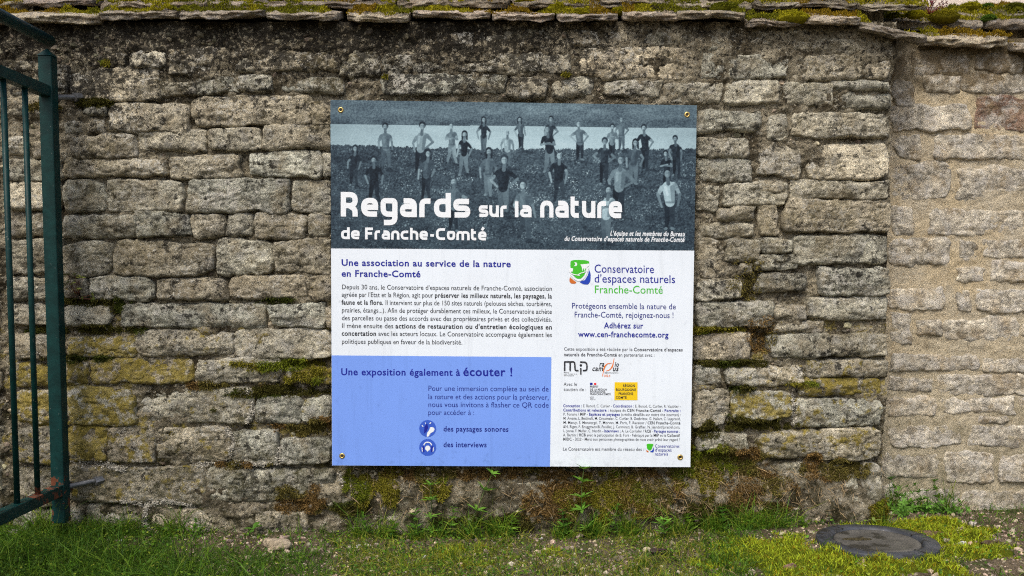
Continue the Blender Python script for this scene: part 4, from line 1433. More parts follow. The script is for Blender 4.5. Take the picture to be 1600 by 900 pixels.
# ---------------------------------------------------------------- gate
GX = -1.462
gt = thing("metal_gate", "dark green metal gate with vertical bars swung open against the wall's left end", "gate", (GX, -0.08, 0))


def gpart(name, acc_or_mesh, bev=0.0):
    o = obj(name, acc_or_mesh, gt)
    if bev:
        bevel(o, bev)
    return o


def gy(py_, z_ref=None):
    return 0


gpart("hinge_post", mesh("hinge_post", box_v(-.021, .021, -.021, .021, .06, 1.545), BOXF, M_GATE, False), .003)
pc = np.array([[-.023, -.023, 1.545], [.023, -.023, 1.545], [.023, .023, 1.545], [-.023, .023, 1.545], [0, 0, 1.572]])
gpart("post_cap", mesh("post_cap", pc, [np.array([[0, 3, 2, 1]]), np.array([[0, 1, 4], [1, 2, 4], [2, 3, 4], [3, 0, 4]])], M_GATE, False))
GL = 1.25
a = Acc()
add_tube(a, (0, .018, 1.598), (0, -GL, 1.598), .0185, None, 20)
gpart("handrail", a.mesh("handrail", M_GATE))
gpart("rail", mesh("rail", box_v(-.016, .016, -GL, -.018, 1.418, 1.452), BOXF, M_GATE, False), .002)
gpart("rail", mesh("rail", box_v(-.018, .018, -GL, -.018, .150, .185), BOXF, M_GATE, False), .002)
k = 0
yb = -.145
while yb > -GL + .05:
    a = Acc()
    add_tube(a, (0, yb, .183), (0, yb, 1.420), .0085, None, 14)
    gpart("bar", a.mesh("bar", M_GATE))
    yb -= .118
gpart("end_post", mesh("end_post", box_v(-.02, .02, -GL - .04, -GL, .06, 1.545), BOXF, M_GATE, False), .003)
gpart("rail_end", mesh("rail_end", box_v(-.017, .017, .019, .05, .152, .183), BOXF, M_GATE, False), .002)
for zz, w_ in ((1.425, .045), (.170, .085)):
    a = Acc()
    add_tube(a, (.012, .03, zz), (.012 + w_, .085, zz + .012), .009, .008, 12)
    add_tube(a, (.012 + w_ * .8, .068, zz + .008), (.012 + w_ * 1.05, .09, zz + .013), .015, .015, 6)
    gpart("hinge_bolt", a.mesh("hinge_bolt", M_STEEL, False))

# ---------------------------------------------------------------- information sign
SY = -0.036
TL, TR, BL_, BR_ = (516.3, 156.0), (1088.8, 164.6), (518.8, 727.3), (1078.6, 729.8)
sign_c = P(798, 444, SY)
sg = thing("information_sign", "square printed information panel screwed to the stone wall", "sign", tuple(sign_c))


def Pl(px_, py_, lift=0.0):
    """photo pixel to the sign's local coordinates, lift in metres in front of the panel"""
    return P(px_, py_, SY) - sign_c + np.array([0, -lift, 0])


def left_x(y):
    return TL[0] + (BL_[0] - TL[0]) * (y - 156) / 571.3


def right_x(y):
    return TR[0] + (BR_[0] - TR[0]) * (y - 164.6) / 565.2


def slope(y):
    v = (y - 156) / 571
    return 0.0125 - 0.0085 * v


def mat_panel(name, col, rough=0.32):
    M = NT(name)
    p = M.pos()
    v = M.step(M.noise(p, 5, 3), 0.3, 0.7, 0.97, 1.02)
    v = M.math('MULTIPLY', v, M.step(M.noise(p, 260, 3, 0.6), 0.68, 0.74, 1.0, 0.72))
    sp = M.n('ShaderNodeSeparateXYZ'); M.L(p, sp.inputs[0])
    st = M.n('ShaderNodeCombineXYZ'); M.L(M.math('MULTIPLY', sp.outputs[0], 40), st.inputs[0]); M.L(M.math('MULTIPLY', sp.outputs[2], 2.5), st.inputs[2])
    v = M.math('MULTIPLY', v, M.step(M.noise(st.outputs[0], 1.0, 4, 0.7), 0.50, 0.80, 1.0, 0.88))
    dz = M.math('ADD', M.step(sp.outputs[2], 0.30, 0.22, 0.0, 0.10), M.noise(p, 45, 5, 0.75))
    v = M.math('MULTIPLY', v, M.step(dz, 0.58, 0.75, 1.0, 0.84))
    gr = M.n("ShaderNodeCombineColor")
    for k_ in range(3):
        M.L(v, gr.inputs[k_])
    c = M.mix(1.0, c4(*col), gr.outputs[0], 'MULTIPLY')
    M.b.inputs["Specular IOR Level"].default_value = 0.15
    return M.done(c, None, rough)


M_WHITE = mat_panel("printed_white", (0.76, 0.84, 0.93))
M_BLUE = mat_panel("printed_lavender", (0.19, 0.345, 0.88))
M_EDGE = mat_plain("panel_edge", (0.55, 0.50, 0.60), 0.4)


def quad_panel(name, pts, mat, lift, thick=0.0, parent=sg):
    q = [Pl(a, b, lift) for a, b in pts]
    if thick:
        v = np.array(q + [p_ + np.array([0, thick, 0]) for p_ in q])
        f = np.array([[0, 1, 2, 3], [7, 6, 5, 4], [0, 4, 5, 1], [1, 5, 6, 2], [2, 6, 7, 3], [3, 7, 4, 0]])
        f = f[:, ::-1]
    else:
        v = np.array(q)
        f = np.array([[3, 2, 1, 0]])
    return obj(name, mesh(name, v, f, mat, False), parent)


quad_panel("panel", [TL, TR, BR_, BL_], M_WHITE, 0.0, 0.004)
# lavender field
yb0, yb1 = 555.2, 558.0
quad_panel("lavender_field", [(left_x(yb0) + .3, yb0), (861.6, yb1), (859.3, 729.0), (BL_[0] + .3, BL_[1] - .3)], M_BLUE, 0.0004)

# --- the duotone picture: painted by code on a dense grid
NX, NY = 690, 286
uu, vv = np.meshgrid(np.linspace(0, 1, NX), np.linspace(0, 1, NY), indexing='ij')
ytop = TL[1] + (TR[1] - TL[1]) * uu
ybot = 388.0 + 3.4 * uu
PYg = ytop + (ybot - ytop) * vv
PXg = left_x(PYg) + (right_x(PYg) - left_x(PYg)) * uu
qx, qy = PXg, PYg
horizon = 194 + (qx - 516) * .011
bank = 226 + 7 * np.clip((qx - 516) / 250, 0, 1) + (qx > 760) * (qx - 760) * -.0 + 1.6 * vn(qx * .25, qy * 0, 0, 2) + 1.2 * vn(qx * .9, qy * 0, 0, 3)
g0 = 0.33 + 0.10 * fbm(qx * .03, qy * .12, 0, 210, 4) + 0.12 * vn(qx * .6 + qy * .4, qy * .8 - qx * .3, 0, 211) + .05 * np.cos((qy - 172) / 8)
riv = 0.66 + 0.05 * vn(qx * .7 + qy * .3, qy * .9, 0, 214) + .05 * fbm(qx * .015, qy * .08, 0, 215, 3) + .05 * np.clip((qy - 196) / 30, 0, 1)
mead = 0.20 + .05 * fbm(qx * .05, qy * .12, 0, 226, 3) + 0.05 * fbm(qx * .02, qy * .05, 0, 220, 3) + 0.08 * vn(qx * .47 + qy * .3, qy * .55 - qx * .22, 0, 221) + .05 * vn(qx * .9 - qy * .5, qy * .8 + qx * .6, 0, 222)
spk = np.clip(vn(qx * .66 + qy * .37, qy * .72 - qx * .31, 0, 223) - .35, 0, 1) * 1.6 * np.clip(.5 + 1.2 * vn(qx * .06, qy * .10, 0, 227), .1, 1.3)
spk2 = np.clip(vn(qx * .3 - qy * .14, qy * .4 + qx * .12, 0, 224) - .3, 0, 1) * .5
fade = 0.55 + 0.45 * np.exp(-(((qx - 860) / 230) ** 2 + ((qy - 290) / 75) ** 2))
mead = mead * (0.70 + .35 * fade) + (spk * .65 + spk2 * .45) * .75 * fade
T = np.where(qy < horizon, g0, np.where(qy < bank, riv, mead))


def soft(dist, w_=1.0):
    return np.clip(.5 - dist / w_, 0, 1)


def seg_d(ax, ay, bx, by, r0, r1):
    dx, dy = bx - ax, by - ay
    t_ = np.clip(((qx - ax) * dx + (qy - ay) * dy) / (dx * dx + dy * dy + 1e-6), 0, 1)
    return np.hypot(qx - ax - dx * t_, qy - ay - dy * t_) - (r0 + (r1 - r0) * t_)


def paint(d, val, tex=.05, al=1.0):
    global T
    m_ = soft(d) * al
    T = T * (1 - m_) + m_ * (val + tex * vn(qx * .45, qy * .45, val * 30, 230))


def figure(hx, hy, fy, top, bot, pose=0, hair=.08, sc=1.0, wide=1.0):
    """one small printed person, head centre and feet in photo pixels"""
    fr = np.random.default_rng(int(hx * 13 + hy))
    H = max(6.5, (fy - hy) / 6.1)
    r_ = H * .43
    ln = fr.uniform(-.35, .35) * H                       # lean of the body
    sx_, sy_ = hx + ln * .35, hy + H * .95               # neck base
    bx, by = hx + ln, hy + H * 3.15                      # hips
    swd = H * .74 * wide
    tilt = fr.uniform(-.18, .18) * H
    skin = fr.uniform(.50, .66)
    paint(seg_d(bx + 3, fy + 1, bx + 20, fy + 4, 2.6, 1.0), .08, .03, .55)
    spread = fr.uniform(.25, .95)
    for s_ in (-1, 1):
        fx = bx + s_ * H * spread * fr.uniform(.6, 1.1)
        kx, ky = (bx + fx) / 2 + s_ * H * fr.uniform(0, .2), (by + fy) / 2 + fr.uniform(-.3, .3) * H
        f_y = fy + fr.uniform(-.45, .1) * H
        paint(seg_d(bx + s_ * H * .26, by - H * .1, kx, ky, H * .36, H * .27), bot + .03 * s_, .04)
        paint(seg_d(kx, ky, fx, f_y, H * .26, H * .16), bot * .9 + .03 * s_, .04)
        paint(seg_d(fx - .8, f_y, fx + s_ * 1.8, f_y + .8, H * .16, H * .13), .45 if fr.random() < .3 else .12)
    # torso
    paint(seg_d(sx_, sy_ + H * .5, bx, by - H * .15, swd * .80, swd * .62), top, .06)
    paint(seg_d(sx_ - swd * .62, sy_ + H * .42 + tilt, sx_ + swd * .62, sy_ + H * .42 - tilt, H * .33, H * .33), top, .06)
    paint(seg_d(sx_ + swd * .5, sy_ + H * .5, bx + swd * .42, by - H * .2, H * .24, H * .18), top * .68, .05, .8)
    paint(seg_d(sx_ - swd * .4, sy_ + H * .5, bx - swd * .3, by - H * .9, H * .16, H * .12), min(1, top * 1.3), .05, .6)
    if fr.random() < .5:
        paint(seg_d(bx - swd * .5, by - H * .12, bx + swd * .5, by - H * .12, H * .10, H * .10), top * .6, .04, .7)
    for s_ in (-1, 1):
        p_s = (sx_ + s_ * swd * .86, sy_ + H * .45 - s_ * tilt)
        if (pose == 1 and s_ == 1) or pose == 4:
            e_ = (sx_ + s_ * H * fr.uniform(1.25, 1.6), hy + H * fr.uniform(1.95, 2.3)); w_ = (bx + s_ * H * .62, by - H * .25)
        elif pose == 2:
            e_ = (sx_ + s_ * H * .95, hy + H * 2.15); w_ = (sx_ - s_ * H * .25, hy + H * fr.uniform(1.8, 2.1))
        else:
            e_ = (sx_ + s_ * H * fr.uniform(.9, 1.25), hy + H * 2.2); w_ = (bx + s_ * H * fr.uniform(.7, 1.15), by + H * fr.uniform(-.1, .4))
        bare = fr.random() < .6
        paint(seg_d(p_s[0], p_s[1], (p_s[0] + e_[0]) / 2, (p_s[1] + e_[1]) / 2, H * .25, H * .21), top * (.95 if s_ < 0 else .75), .05)
        paint(seg_d((p_s[0] + e_[0]) / 2, (p_s[1] + e_[1]) / 2, e_[0], e_[1], H * .18, H * .15), skin * .8 if bare else top * .85, .05)
        paint(seg_d(e_[0], e_[1], w_[0], w_[1], H * .15, H * .11), skin * (.9 if s_ < 0 else .7), .04)
    paint(seg_d(hx, hy + r_ * .8, sx_, sy_ + H * .12, H * .17, H * .21), skin * .6)
    if hair < .3:
        paint(np.hypot((qx - hx) / 1.0, (qy - hy + r_ * .35) / 1.1) - r_ * 1.02, hair, .05)
        if pose in (0, 3) and wide < 1:
            paint(seg_d(hx - r_ * .7, hy, hx - r_ * .85, hy + H * .8, r_ * .40, r_ * .25), hair)
            paint(seg_d(hx + r_ * .7, hy, hx + r_ * .85, hy + H * .8, r_ * .40, r_ * .25), hair)
    paint(np.hypot((qx - hx + r_ * .08) / .80, (qy - hy - r_ * .10) / 1.05) - r_ * .84, skin, .03)
    paint(np.hypot((qx - hx - r_ * .45) / .42, (qy - hy - r_ * .1) / .95) - r_ * .7, skin * .62, .02, .75)
    paint(seg_d(hx - r_ * .42, hy - r_ * .1, hx + r_ * .30, hy - r_ * .1, .32, .32), .24, 0, .55)
    if fr.random() < .35:
        paint(seg_d(hx - r_ * .2, hy + r_ * .75, hx + r_ * .25, hy + r_ * .75, r_ * .3, r_ * .3), .20, 0, .6)


D_, M_, L_ = .095, .36, .72
FIG = [(756, 187, 240, D_, .30, 0, .08, .9), (812, 187, 235, .30, D_, 0, .10, .9), (861, 186, 240, .15, D_, 1, .1, 1.0), (971, 187, 236, .38, .30, 1, .35, 1.1), (957, 198, 250, .45, D_, 2, .1, 1.0), (602, 198, 265, .40, .30, 3, .08, 1.0), (660, 197, 270, .52, D_, 1, .08, 1.1),
       (705, 197, 256, .40, .50, 2, .45, .95), (904, 194, 252, .38, D_, 4, .4, 1.1), (1006, 200, 264, D_, D_, 1, .1, 1.0), (726, 210, 272, .07, .42, 3, .05, .9), (793, 207, 262, .58, .30, 3, .4, 1.1), (855, 202, 270, .08, .42, 2, .6, 1.0), (1055, 217, 276, .10, .09, 0, .08, 1.15),
       (945, 221, 288, .14, D_, 4, .12, .95), (555, 232, 291, .11, .13, 3, .09, .9), (993, 223, 290, .26, .36, 0, .06, .95), (669, 240, 310, .26, D_, 0, .10, .95), (764, 237, 308, .34, .42, 0, .08, .95), (584, 250, 318, .07, .07, 0, .09, 1.15), (1040, 240, 296, .09, .10, 2, .06, 1.0),
       (874, 243, 318, .09, .15, 3, .4, 1.15), (970, 250, 338, .48, .09, 1, .5, 1.1), (788, 250, 338, .09, .34, 4, .14, 1.1), (709, 284, 362, .34, .10, 1, .5, 1.15), (817, 289, 376, .36, .22, 0, .18, 1.0), (951, 297, 380, .66, .34, 2, .15, 1.0), (1043, 271, 362, .72, .12, 3, .45, 1.1)]
for a in FIG:
    figure(*a[:7], 1.0, a[7])
T *= 1 - .16 * np.clip((np.abs(qx - 810) / 290) ** 3, 0, 1) - .10 * np.clip((qy - 330) / 60, 0, 1)
T = np.clip(T, .02, 1)
ks = np.array([0, .10, .25, .45, .70, 1.0])
kc = np.array([srgb(14, 20, 28), srgb(34, 46, 58), srgb(66, 84, 97), srgb(105, 128, 140), srgb(165, 193, 204), srgb(215, 235, 245)])
rgb = np.stack([np.interp(T, ks, kc[:, i]) for i in range(3)], -1)
pv = P(PXg, PYg, SY) - sign_c + np.array([0, -.0004, 0])


def mat_print():
    M = NT("printed_picture")
    at = M.n("ShaderNodeAttribute", attribute_name="tint")
    M.b.inputs["Specular IOR Level"].default_value = 0.15
    return M.done(at.outputs["Color"], None, 0.35)


M_PRINT = mat_print()
obj("printed_photograph", mesh("printed_photograph", pv.reshape(-1, 3), grid_faces(NX, NY, True), M_PRINT, False, rgb.reshape(-1, 3)), sg)

INK = {k_: mat_plain("ink_" + k_, c_, 0.4, 0, 0.0) for k_, c_ in dict(navy=srgb(12, 28, 148), darkblue=srgb(16, 32, 130), black=(.018, .02, .028), grey=(.06, .065, .085), white=(.80, .85, .90), green=srgb(62, 186, 34), orange=srgb(232, 120, 20), ochre=srgb(200, 105, 30), blue=srgb(20, 62, 178), yellow=srgb(236, 200, 20), red=srgb(225, 40, 50), midblue=srgb(52, 92, 200)).items()}

# --- lettering
_glyph, _char = {}, {}


def _conv(t_, off):
    c = bpy.data.curves.new("t", 'FONT')
    c.body = t_
    c.resolution_u = 3
    c.offset = off
    o = bpy.data.objects.new("t", c)
    m_ = o.to_mesh()
    v = np.array([q.co[:2] for q in m_.vertices]).reshape(-1, 2)
    m_.calc_loop_triangles()
    f = np.array([list(t2.vertices) for t2 in m_.loop_triangles], int).reshape(-1, 3)
    o.to_mesh_clear()
    bpy.data.objects.remove(o)
    bpy.data.curves.remove(c)
    return v, f


def run_mesh(text, bold):
    key = (text, bold)
    if key not in _glyph:
        vs, fs, cur, n_ = [], [], 0.0, 0
        for ch in text:
            if (ch, bold) not in _char:
                if ("|", 0) not in _char:
                    _char[("|", 0)] = _conv("|", 0)[0][:, 0].max()
                v, f = _conv(ch, .024 if bold else .004)
                _char[(ch, bold)] = (v, f, _conv(ch + "|", 0)[0][:, 0].max() - _char[("|", 0)] + (.045 if bold else .008))
            v, f, ad = _char[(ch, bold)]
            if len(v):
                vs.append(v + [cur, 0])
                fs.append(f + n_)
                n_ += len(v)
            cur += ad
        _glyph[key] = (np.concatenate(vs) if vs else np.zeros((0, 2)), np.concatenate(fs) if fs else np.zeros((0, 3), int), cur)
    return _glyph[key]


def line(runs, x0, x1, yb_, cap, lift=.0005, ital=0.0):
    """runs: list of (text, bold, ink); returns a list of (ink, verts, tris)"""
    tot = sum(run_mesh(t_, b_)[2] for t_, b_, _ in runs)
    last = run_mesh(runs[-1][0], runs[-1][1])
    ts = sum(run_mesh(t_, b_)[2] for t_, b_, _ in runs[:-1]) + (last[0][:, 0].max() if len(last[0]) else 0)
    sx = (x1 - x0) / ts
    sy = cap / .682
    out, cur = [], 0
    for t_, b_, ink in runs:
        v, f, ad = run_mesh(t_, b_)
        if len(v):
            X = x0 + (v[:, 0] + cur) * sx + v[:, 1] * ital * sy
            Y = yb_ - v[:, 1] * sy + slope(yb_) * (X - x0)
            X = X - (X - 798) * (Y - yb_) * 0.0  # verticals stay vertical on the panel
            out.append((ink, P(X, Y, SY) - sign_c + np.array([0, -lift, 0]), f))
        cur += ad
    return out


def lettering(name, lines, parent=sg):
    small = name in ("credits_lettering", "partner_lettering", "prefecture_lettering", "region_lettering", "network_lettering", "radio_lettering")
    if not small and len(lines) > 1:
        for ln in lines:
            lettering(name, [ln], parent)
        return
    by = {}
    for ln in lines:
        for ink, v, f in ln:
            by.setdefault(ink, []).append((v, f))
    for ink, lst in by.items():
        acc = Acc()
        for v, f in lst:
            acc.add(v, f)
        o_ = obj(name, acc.mesh(name, INK[ink], False), parent)
        if small:
            o_["kind"] = "stuff"


def one(t_, x0, x1, y, cap, ink, bold=False, **k_):
    return line([(t_, bold, ink)], x0, x1, y, cap, **k_)


def rich(s, x0, x1, y, cap, ink="black", bink=None, **k_):
    """*...* is bold, _..._ is bold blue"""
    runs, cur, mode = [], "", 0
    for ch in s:
        if ch in "*_":
            if cur:
                runs.append((cur, mode > 0, "navy" if mode == 2 else ink))
            cur = ""
            mode = 0 if mode else (1 if ch == "*" else 2)
        else:
            cur += ch
    if cur:
        runs.append((cur, mode > 0, "navy" if mode == 2 else ink))
    return line(runs, x0, x1, y, cap, **k_)


lettering("heading_lettering", [one("Une association au service de la nature", 533.2, 798, 415.0, 9.8, "navy", True), one("en Franche-Comté", 533.5, 657, 432.0, 9.8, "navy", True)])
B0, B1, bc = 533.8, 862.3, 7.3
lettering("paragraph_lettering", [
    rich("Depuis 30 ans, le Conservatoire d'espaces naturels de Franche-Comté, association", B0, B1, 451.8, bc),
    rich("agréée par l'Etat et la Région, agit pour *préserver les milieux naturels, les paysages, la*", B0, B1, 463.7, bc),
    rich("*faune et la flore.* Il intervient sur plus de 150 sites naturels (pelouses sèches, tourbières,", B0, B1, 475.8, bc),
    rich("prairies, étangs...). Afin de protéger durablement ces milieux, le Conservatoire achète", B0, B1, 488.0, bc),
    rich("des parcelles ou passe des accords avec des propriétaires privés et des collectivités.", B0, B1, 500.2, bc),
    rich("Il mène ensuite des *actions de restauration ou d'entretien écologiques en*", B0, B1, 512.3, bc),
    rich("*concertation* avec les acteurs locaux. Le Conservatoire accompagne également les", B0, B1, 524.3, bc),
    rich("politiques publiques en faveur de la biodiversité.", B0, 722.3, 537.0, bc)])
lettering("exhibition_lettering", [one("Une exposition également à", 532.5, 719, 586.0, 10.4, "navy", True), one("écouter !", 723.5, 800.5, 587.2, 13.0, "navy", True),
    one("Pour une immersion complète au sein de", 668.8, 857.3, 610.6, 8.0, "darkblue"), one("la nature et des actions pour la préserver,", 668.8, 857.3, 623.6, 8.0, "darkblue"),
    one("nous vous invitons à flasher ce QR code", 668.8, 857.3, 635.9, 8.0, "darkblue"), one("pour accéder à :", 668.8, 741, 648.2, 8.0, "darkblue"),
    one("des paysages sonores", 692.8, 794.5, 674.0, 8.0, "darkblue", True), one("des interviews", 692.8, 760.3, 698.5, 8.0, "darkblue", True)])
lettering("association_lettering", [one("Conservatoire", 928.3, 1021.8, 425.9, 12.6, "navy"), one("d'espaces naturels", 928.3, 1054.8, 441.3, 12.6, "navy"), one("Franche-Comté", 928.2, 1035.6, 458.0, 12.0, "green"),
    one("Protégeons ensemble la nature de", 893, 1056, 482.0, 8.8, "darkblue"), one("Franche-Comté, rejoignez-nous !", 897, 1052.3, 495.8, 8.8, "darkblue"),
    one("Adhérez sur", 944, 1005, 512.7, 8.6, "navy", True), one("www.cen-franchecomte.org", 903.6, 1044.5, 526.3, 8.6, "navy", True)])
lettering("credits_lettering", [
    rich("Cette exposition a été réalisée par le *Conservatoire d'espaces*", 881, 1066.6, 547.8, 5.2, "grey"),
    rich("*naturels de Franche-Comté* en partenariat avec :", 881, 1022.6, 556.4, 5.2, "grey"),
    rich("Avec le", 880.6, 901.5, 602.7, 5.2, "grey"), rich("soutien de :", 880.6, 915.8, 610.8, 5.2, "grey"),
    rich("_Conception :_ E. Bunod, C. Curlier - _Coordination :_ E. Bunod, C. Curlier, R. Vauthier -", 880, 1063.5, 636.0, 4.3, "grey"),
    rich("_Contributions et relecture :_ équipes du *CEN Franche-Comté* - _Portraits :_", 880, 1063.5, 642.7, 4.3, "grey"),
    rich("P. Fonans / *MIP* - _Espèces et paysages_ (crédits détaillés sur notre site internet) :", 880, 1063.5, 649.1, 4.3, "grey"),
    rich("M. Amane, L. Bettinelli, M. Crouvezier, C. Curlier, B. Desbrieux, G. Hallart, C. Lapprand,", 880, 1063, 655.5, 4.3, "grey"),
    rich("M. Mazuy, S. Moncorgé, T. Morvan, M. Paris, F. Ravenor / *CEN Franche-Comté*", 880, 1063, 662.1, 4.3, "grey"),
    rich("&N. Bigan, F. Bruggmann/B. Fouillet, J. Cerminati, B. Greffier, N. Jeandot/Juraciel.com,", 880, 1062.5, 668.6, 4.3, "grey"),
    rich("L. Jouve, F. Muller, C. Nardin - _Interviews :_ A. Le Corroller / *RCB* - _Paysages sonores :_", 880, 1062.5, 675.1, 4.3, "grey"),
    rich("A. Bertini / *RCB* avec la participation de B. Fort - Fabriqué par la *MIP* et le *Collectif*", 879.8, 1062.3, 681.6, 4.3, "grey"),
    rich("*MIDC* - 2022 - Merci aux personnes photographiées de nous avoir prêté leur regard !", 879.8, 1062, 688.1, 4.3, "grey"),
    rich("Le Conservatoire est membre du réseau des :", 879.2, 1006, 704.0, 5.2, "grey")])
lettering("caption_lettering", [one("L'équipe et les membres du Bureau", 953, 1069.5, 368.0, 7.2, "white", True, ital=.2), one("du Conservatoire d'espaces naturels de Franche-Comté", 881.5, 1069, 376.2, 7.2, "white", True, ital=.2)])


# --- stroked shapes and filled outlines for the title and the logos
def rounded(pts, rad, n=6):
    pts = [np.array(p_, float) for p_ in pts]
    out = [pts[0]]
    for a_, b_, c_ in zip(pts[:-2], pts[1:-1], pts[2:]):
        u, w_ = a_ - b_, c_ - b_
        lu, lw = np.linalg.norm(u), np.linalg.norm(w_)
        r_ = min(rad, lu * .499, lw * .499)
        p0, p1 = b_ + u / lu * r_, b_ + w_ / lw * r_
        for t_ in np.linspace(0, 1, n):
            # circular-like quadratic blend
            out.append((1 - t_) ** 2 * p0 + 2 * t_ * (1 - t_) * b_ + t_ ** 2 * p1)
    out.append(pts[-1])
    res = [out[0]]
    for p_ in out[1:]:
        if np.linalg.norm(p_ - res[-1]) > 1e-4:
            res.append(p_)
    return np.array(res)


def stroke(path, th):
    d = np.diff(path, axis=0)
    d /= np.linalg.norm(d, axis=1, keepdims=True)
    nrm = np.stack([-d[:, 1], d[:, 0]], 1)
    vn_ = np.concatenate([[nrm[0]], (nrm[:-1] + nrm[1:]), [nrm[-1]]])
    vn_ /= np.linalg.norm(vn_, axis=1, keepdims=True)
    k_ = np.ones(len(path))
    k_[1:-1] = 1 / np.clip((vn_[1:-1] * nrm[:-1]).sum(1), .6, 1)
    a_, b_ = path + vn_ * (th / 2 * k_)[:, None] if np.isscalar(th) else path + vn_ * (th / 2)[:, None], path - vn_ * (th / 2 * k_)[:, None] if np.isscalar(th) else path - vn_ * (th / 2)[:, None]
    m_ = len(path)
    q = np.array([[i, i + 1, m_ + i + 1, m_ + i] for i in range(m_ - 1)])
    return np.concatenate([a_, b_]), q


LIFTN = [0]


def put2d(acc, v2, f, lift):
    v = P(v2[:, 0], v2[:, 1], SY) - sign_c + np.array([0, -lift, 0])
    acc.add(v, f)


def GL_(w_, T_):
    """glyph strokes in x-height units with stroke T_: returns dict"""
    h = T_ / 2
    L, Rr, lo, hi, mid = h, w_ - h, h, 1 - h, .5
    A = 1.30
    return {
        'e': [[(L + .02, mid), (Rr, mid)], [(Rr, mid - h), (Rr, hi), (L, hi), (L, lo), (Rr + h * .6, lo)]],
        'a': [[(L + .06, hi), (Rr, hi), (Rr, 0)], [(Rr, .56), (L, .56), (L, lo), (Rr, lo)]],
        'g': [[(Rr, lo), (L, lo), (L, hi), (w_ / 2, hi)], [(w_ / 2, hi), (Rr, hi), (Rr, -.30), (L + .04, -.30)]],
        'd': [[(Rr, lo), (L, lo), (L, hi), (Rr, hi)], [(Rr, 0), (Rr, A)]],
        'r': [[(L, 0), (L, hi), (w_ * .66, hi)]],
        's': [[(Rr + h * .5, hi), (L, hi), (L, mid), (Rr, mid), (Rr, lo), (L - h * .5, lo)]],
        'u': [[(L, 1), (L, lo), (Rr, lo), (Rr, 1)], [(Rr, .5), (Rr, 0)]],
        'n': [[(L, 0), (L, hi), (Rr, hi), (Rr, 0)]],
        'l': [[(L, 0), (L, A)]],
        't': [[(L, 1.25), (L, lo), (w_ * .62, lo)], [(L, hi), (w_ * .60, hi)]],
        'F': [[(L, 0), (L, A)], [(L, A - h), (w_ * .95, A - h)], [(L, .66), (w_ * .85, .66)]],
        'c': [[(Rr + h * .5, hi), (L, hi), (L, lo), (Rr + h * .5, lo)]],
        'h': [[(L, 0), (L, A)], [(L, hi), (Rr, hi), (Rr, 0)]],
        'C': [[(w_ * 1.1, A - h), (L, A - h), (L, lo), (w_ * 1.1, lo)]],
        'o': [[(w_ / 2, hi), (L, hi), (L, lo), (Rr, lo), (Rr, hi), (w_ / 2, hi)]],
        'm': [[(L, 0), (L, hi), (w_ * .78, hi), (w_ * .78, 0)], [(w_ * .78, hi), (w_ * 1.45, hi), (w_ * 1.45, 0)]],
        '-': [[(h, mid), (w_ * .6, mid)]],
        'R': [[(L, 0), (L, A)], [(L, A - h), (Rr, A - h), (Rr, .58), (L, .58)], [(w_ * .48, .58), (Rr, .40), (Rr, 0)]],
        'é': [[(L + .02, mid), (Rr, mid)], [(Rr, mid - h), (Rr, hi), (L, hi), (L, lo), (Rr + h * .6, lo)], [(w_ * .45, 1.12), (w_ * .68, 1.42)]],
    }


ADV = {'r': .72, 'l': .36, 't': .72, '-': .70, 'm': 1.62, 'F': 1.0, 'C': 1.18, 'R': 1.06, 's': .95}


def title_word(name, word, x0, x1, yb_, xh, T_=.285, w_=.92):
    G_ = GL_(w_, T_)
    total, adv = 0, []
    for ch in word:
        adv.append((w_ * ADV.get(ch, 1.0) if ch not in ('l',) else T_) + .13)
        total += adv[-1]
    total -= .13
    sx = (x1 - x0) / total
    acc = Acc()
    cur = 0
    n_ = 0
    for ch, ad in zip(word, adv):
        for st_ in G_[ch]:
            path = rounded(st_, .42 if ch not in 'F' else 0.0)
            v, f = stroke(path, T_)
            X = x0 + (v[:, 0] + cur) * sx
            Y = yb_ - v[:, 1] * xh + slope(yb_) * (X - x0)
            put2d(acc, np.stack([X, Y], 1), f[:, ::-1], .0008 + .00012 * (n_ % 5))
            n_ += 1
        cur += ad
    obj(name, acc.mesh(name, INK["white"], False), sg)


title_word("title_lettering", "Regards", 532.5, 733.5, 338.2, 29.5)
title_word("title_lettering", "sur", 748, 792.5, 339.0, 18.3)
title_word("title_lettering", "la", 804.5, 830.5, 339.3, 19.0)
title_word("title_lettering", "nature", 844, 971.8, 339.8, 26.5)
title_word("title_lettering", "de", 533, 562, 373.6, 14.2)
title_word("title_lettering", "Franche-Comté", 570.5, 760, 373.9, 14.2)


def poly_fill(acc, pts, lift):
    """fan-filled outline (pixels)"""
    p_ = np.array(pts, float)
    from mathutils.geometry import tessellate_polygon
    t_ = tessellate_polygon([[Vector((a_[0], a_[1], 0)) for a_ in p_]])
    f = np.array([list(q) for q in t_])
    put2d(acc, p_, f, lift)


def shapes(name, ink, polys=(), strokes=(), lift=.0008, parent=sg):
    acc = Acc()
    for i_, q in enumerate(polys):
        poly_fill(acc, q, lift + .0001 * (i_ % 4))
    for i_, (pts, th, rad) in enumerate(strokes):
        v, f = stroke(rounded(pts, rad), th)
        put2d(acc, v, f, lift + .0005 + .0001 * (i_ % 4))
    return obj(name, acc.mesh(name, INK[ink], False), parent)


def circ(cx_, cy_, r_, n=28, rx=1.0):
    a_ = np.linspace(0, 2 * math.pi, n, endpoint=False)
    return np.stack([cx_ + r_ * rx * np.cos(a_), cy_ + r_ * np.sin(a_)], 1)


def smooth_poly(pts, rad=2.0):
    p_ = list(pts)
    q = rounded([((p_[0][0] + p_[-1][0]) / 2, (p_[0][1] + p_[-1][1]) / 2)] + p_ + [((p_[0][0] + p_[-1][0]) / 2, (p_[0][1] + p_[-1][1]) / 2)], rad)
    return q[:-1]


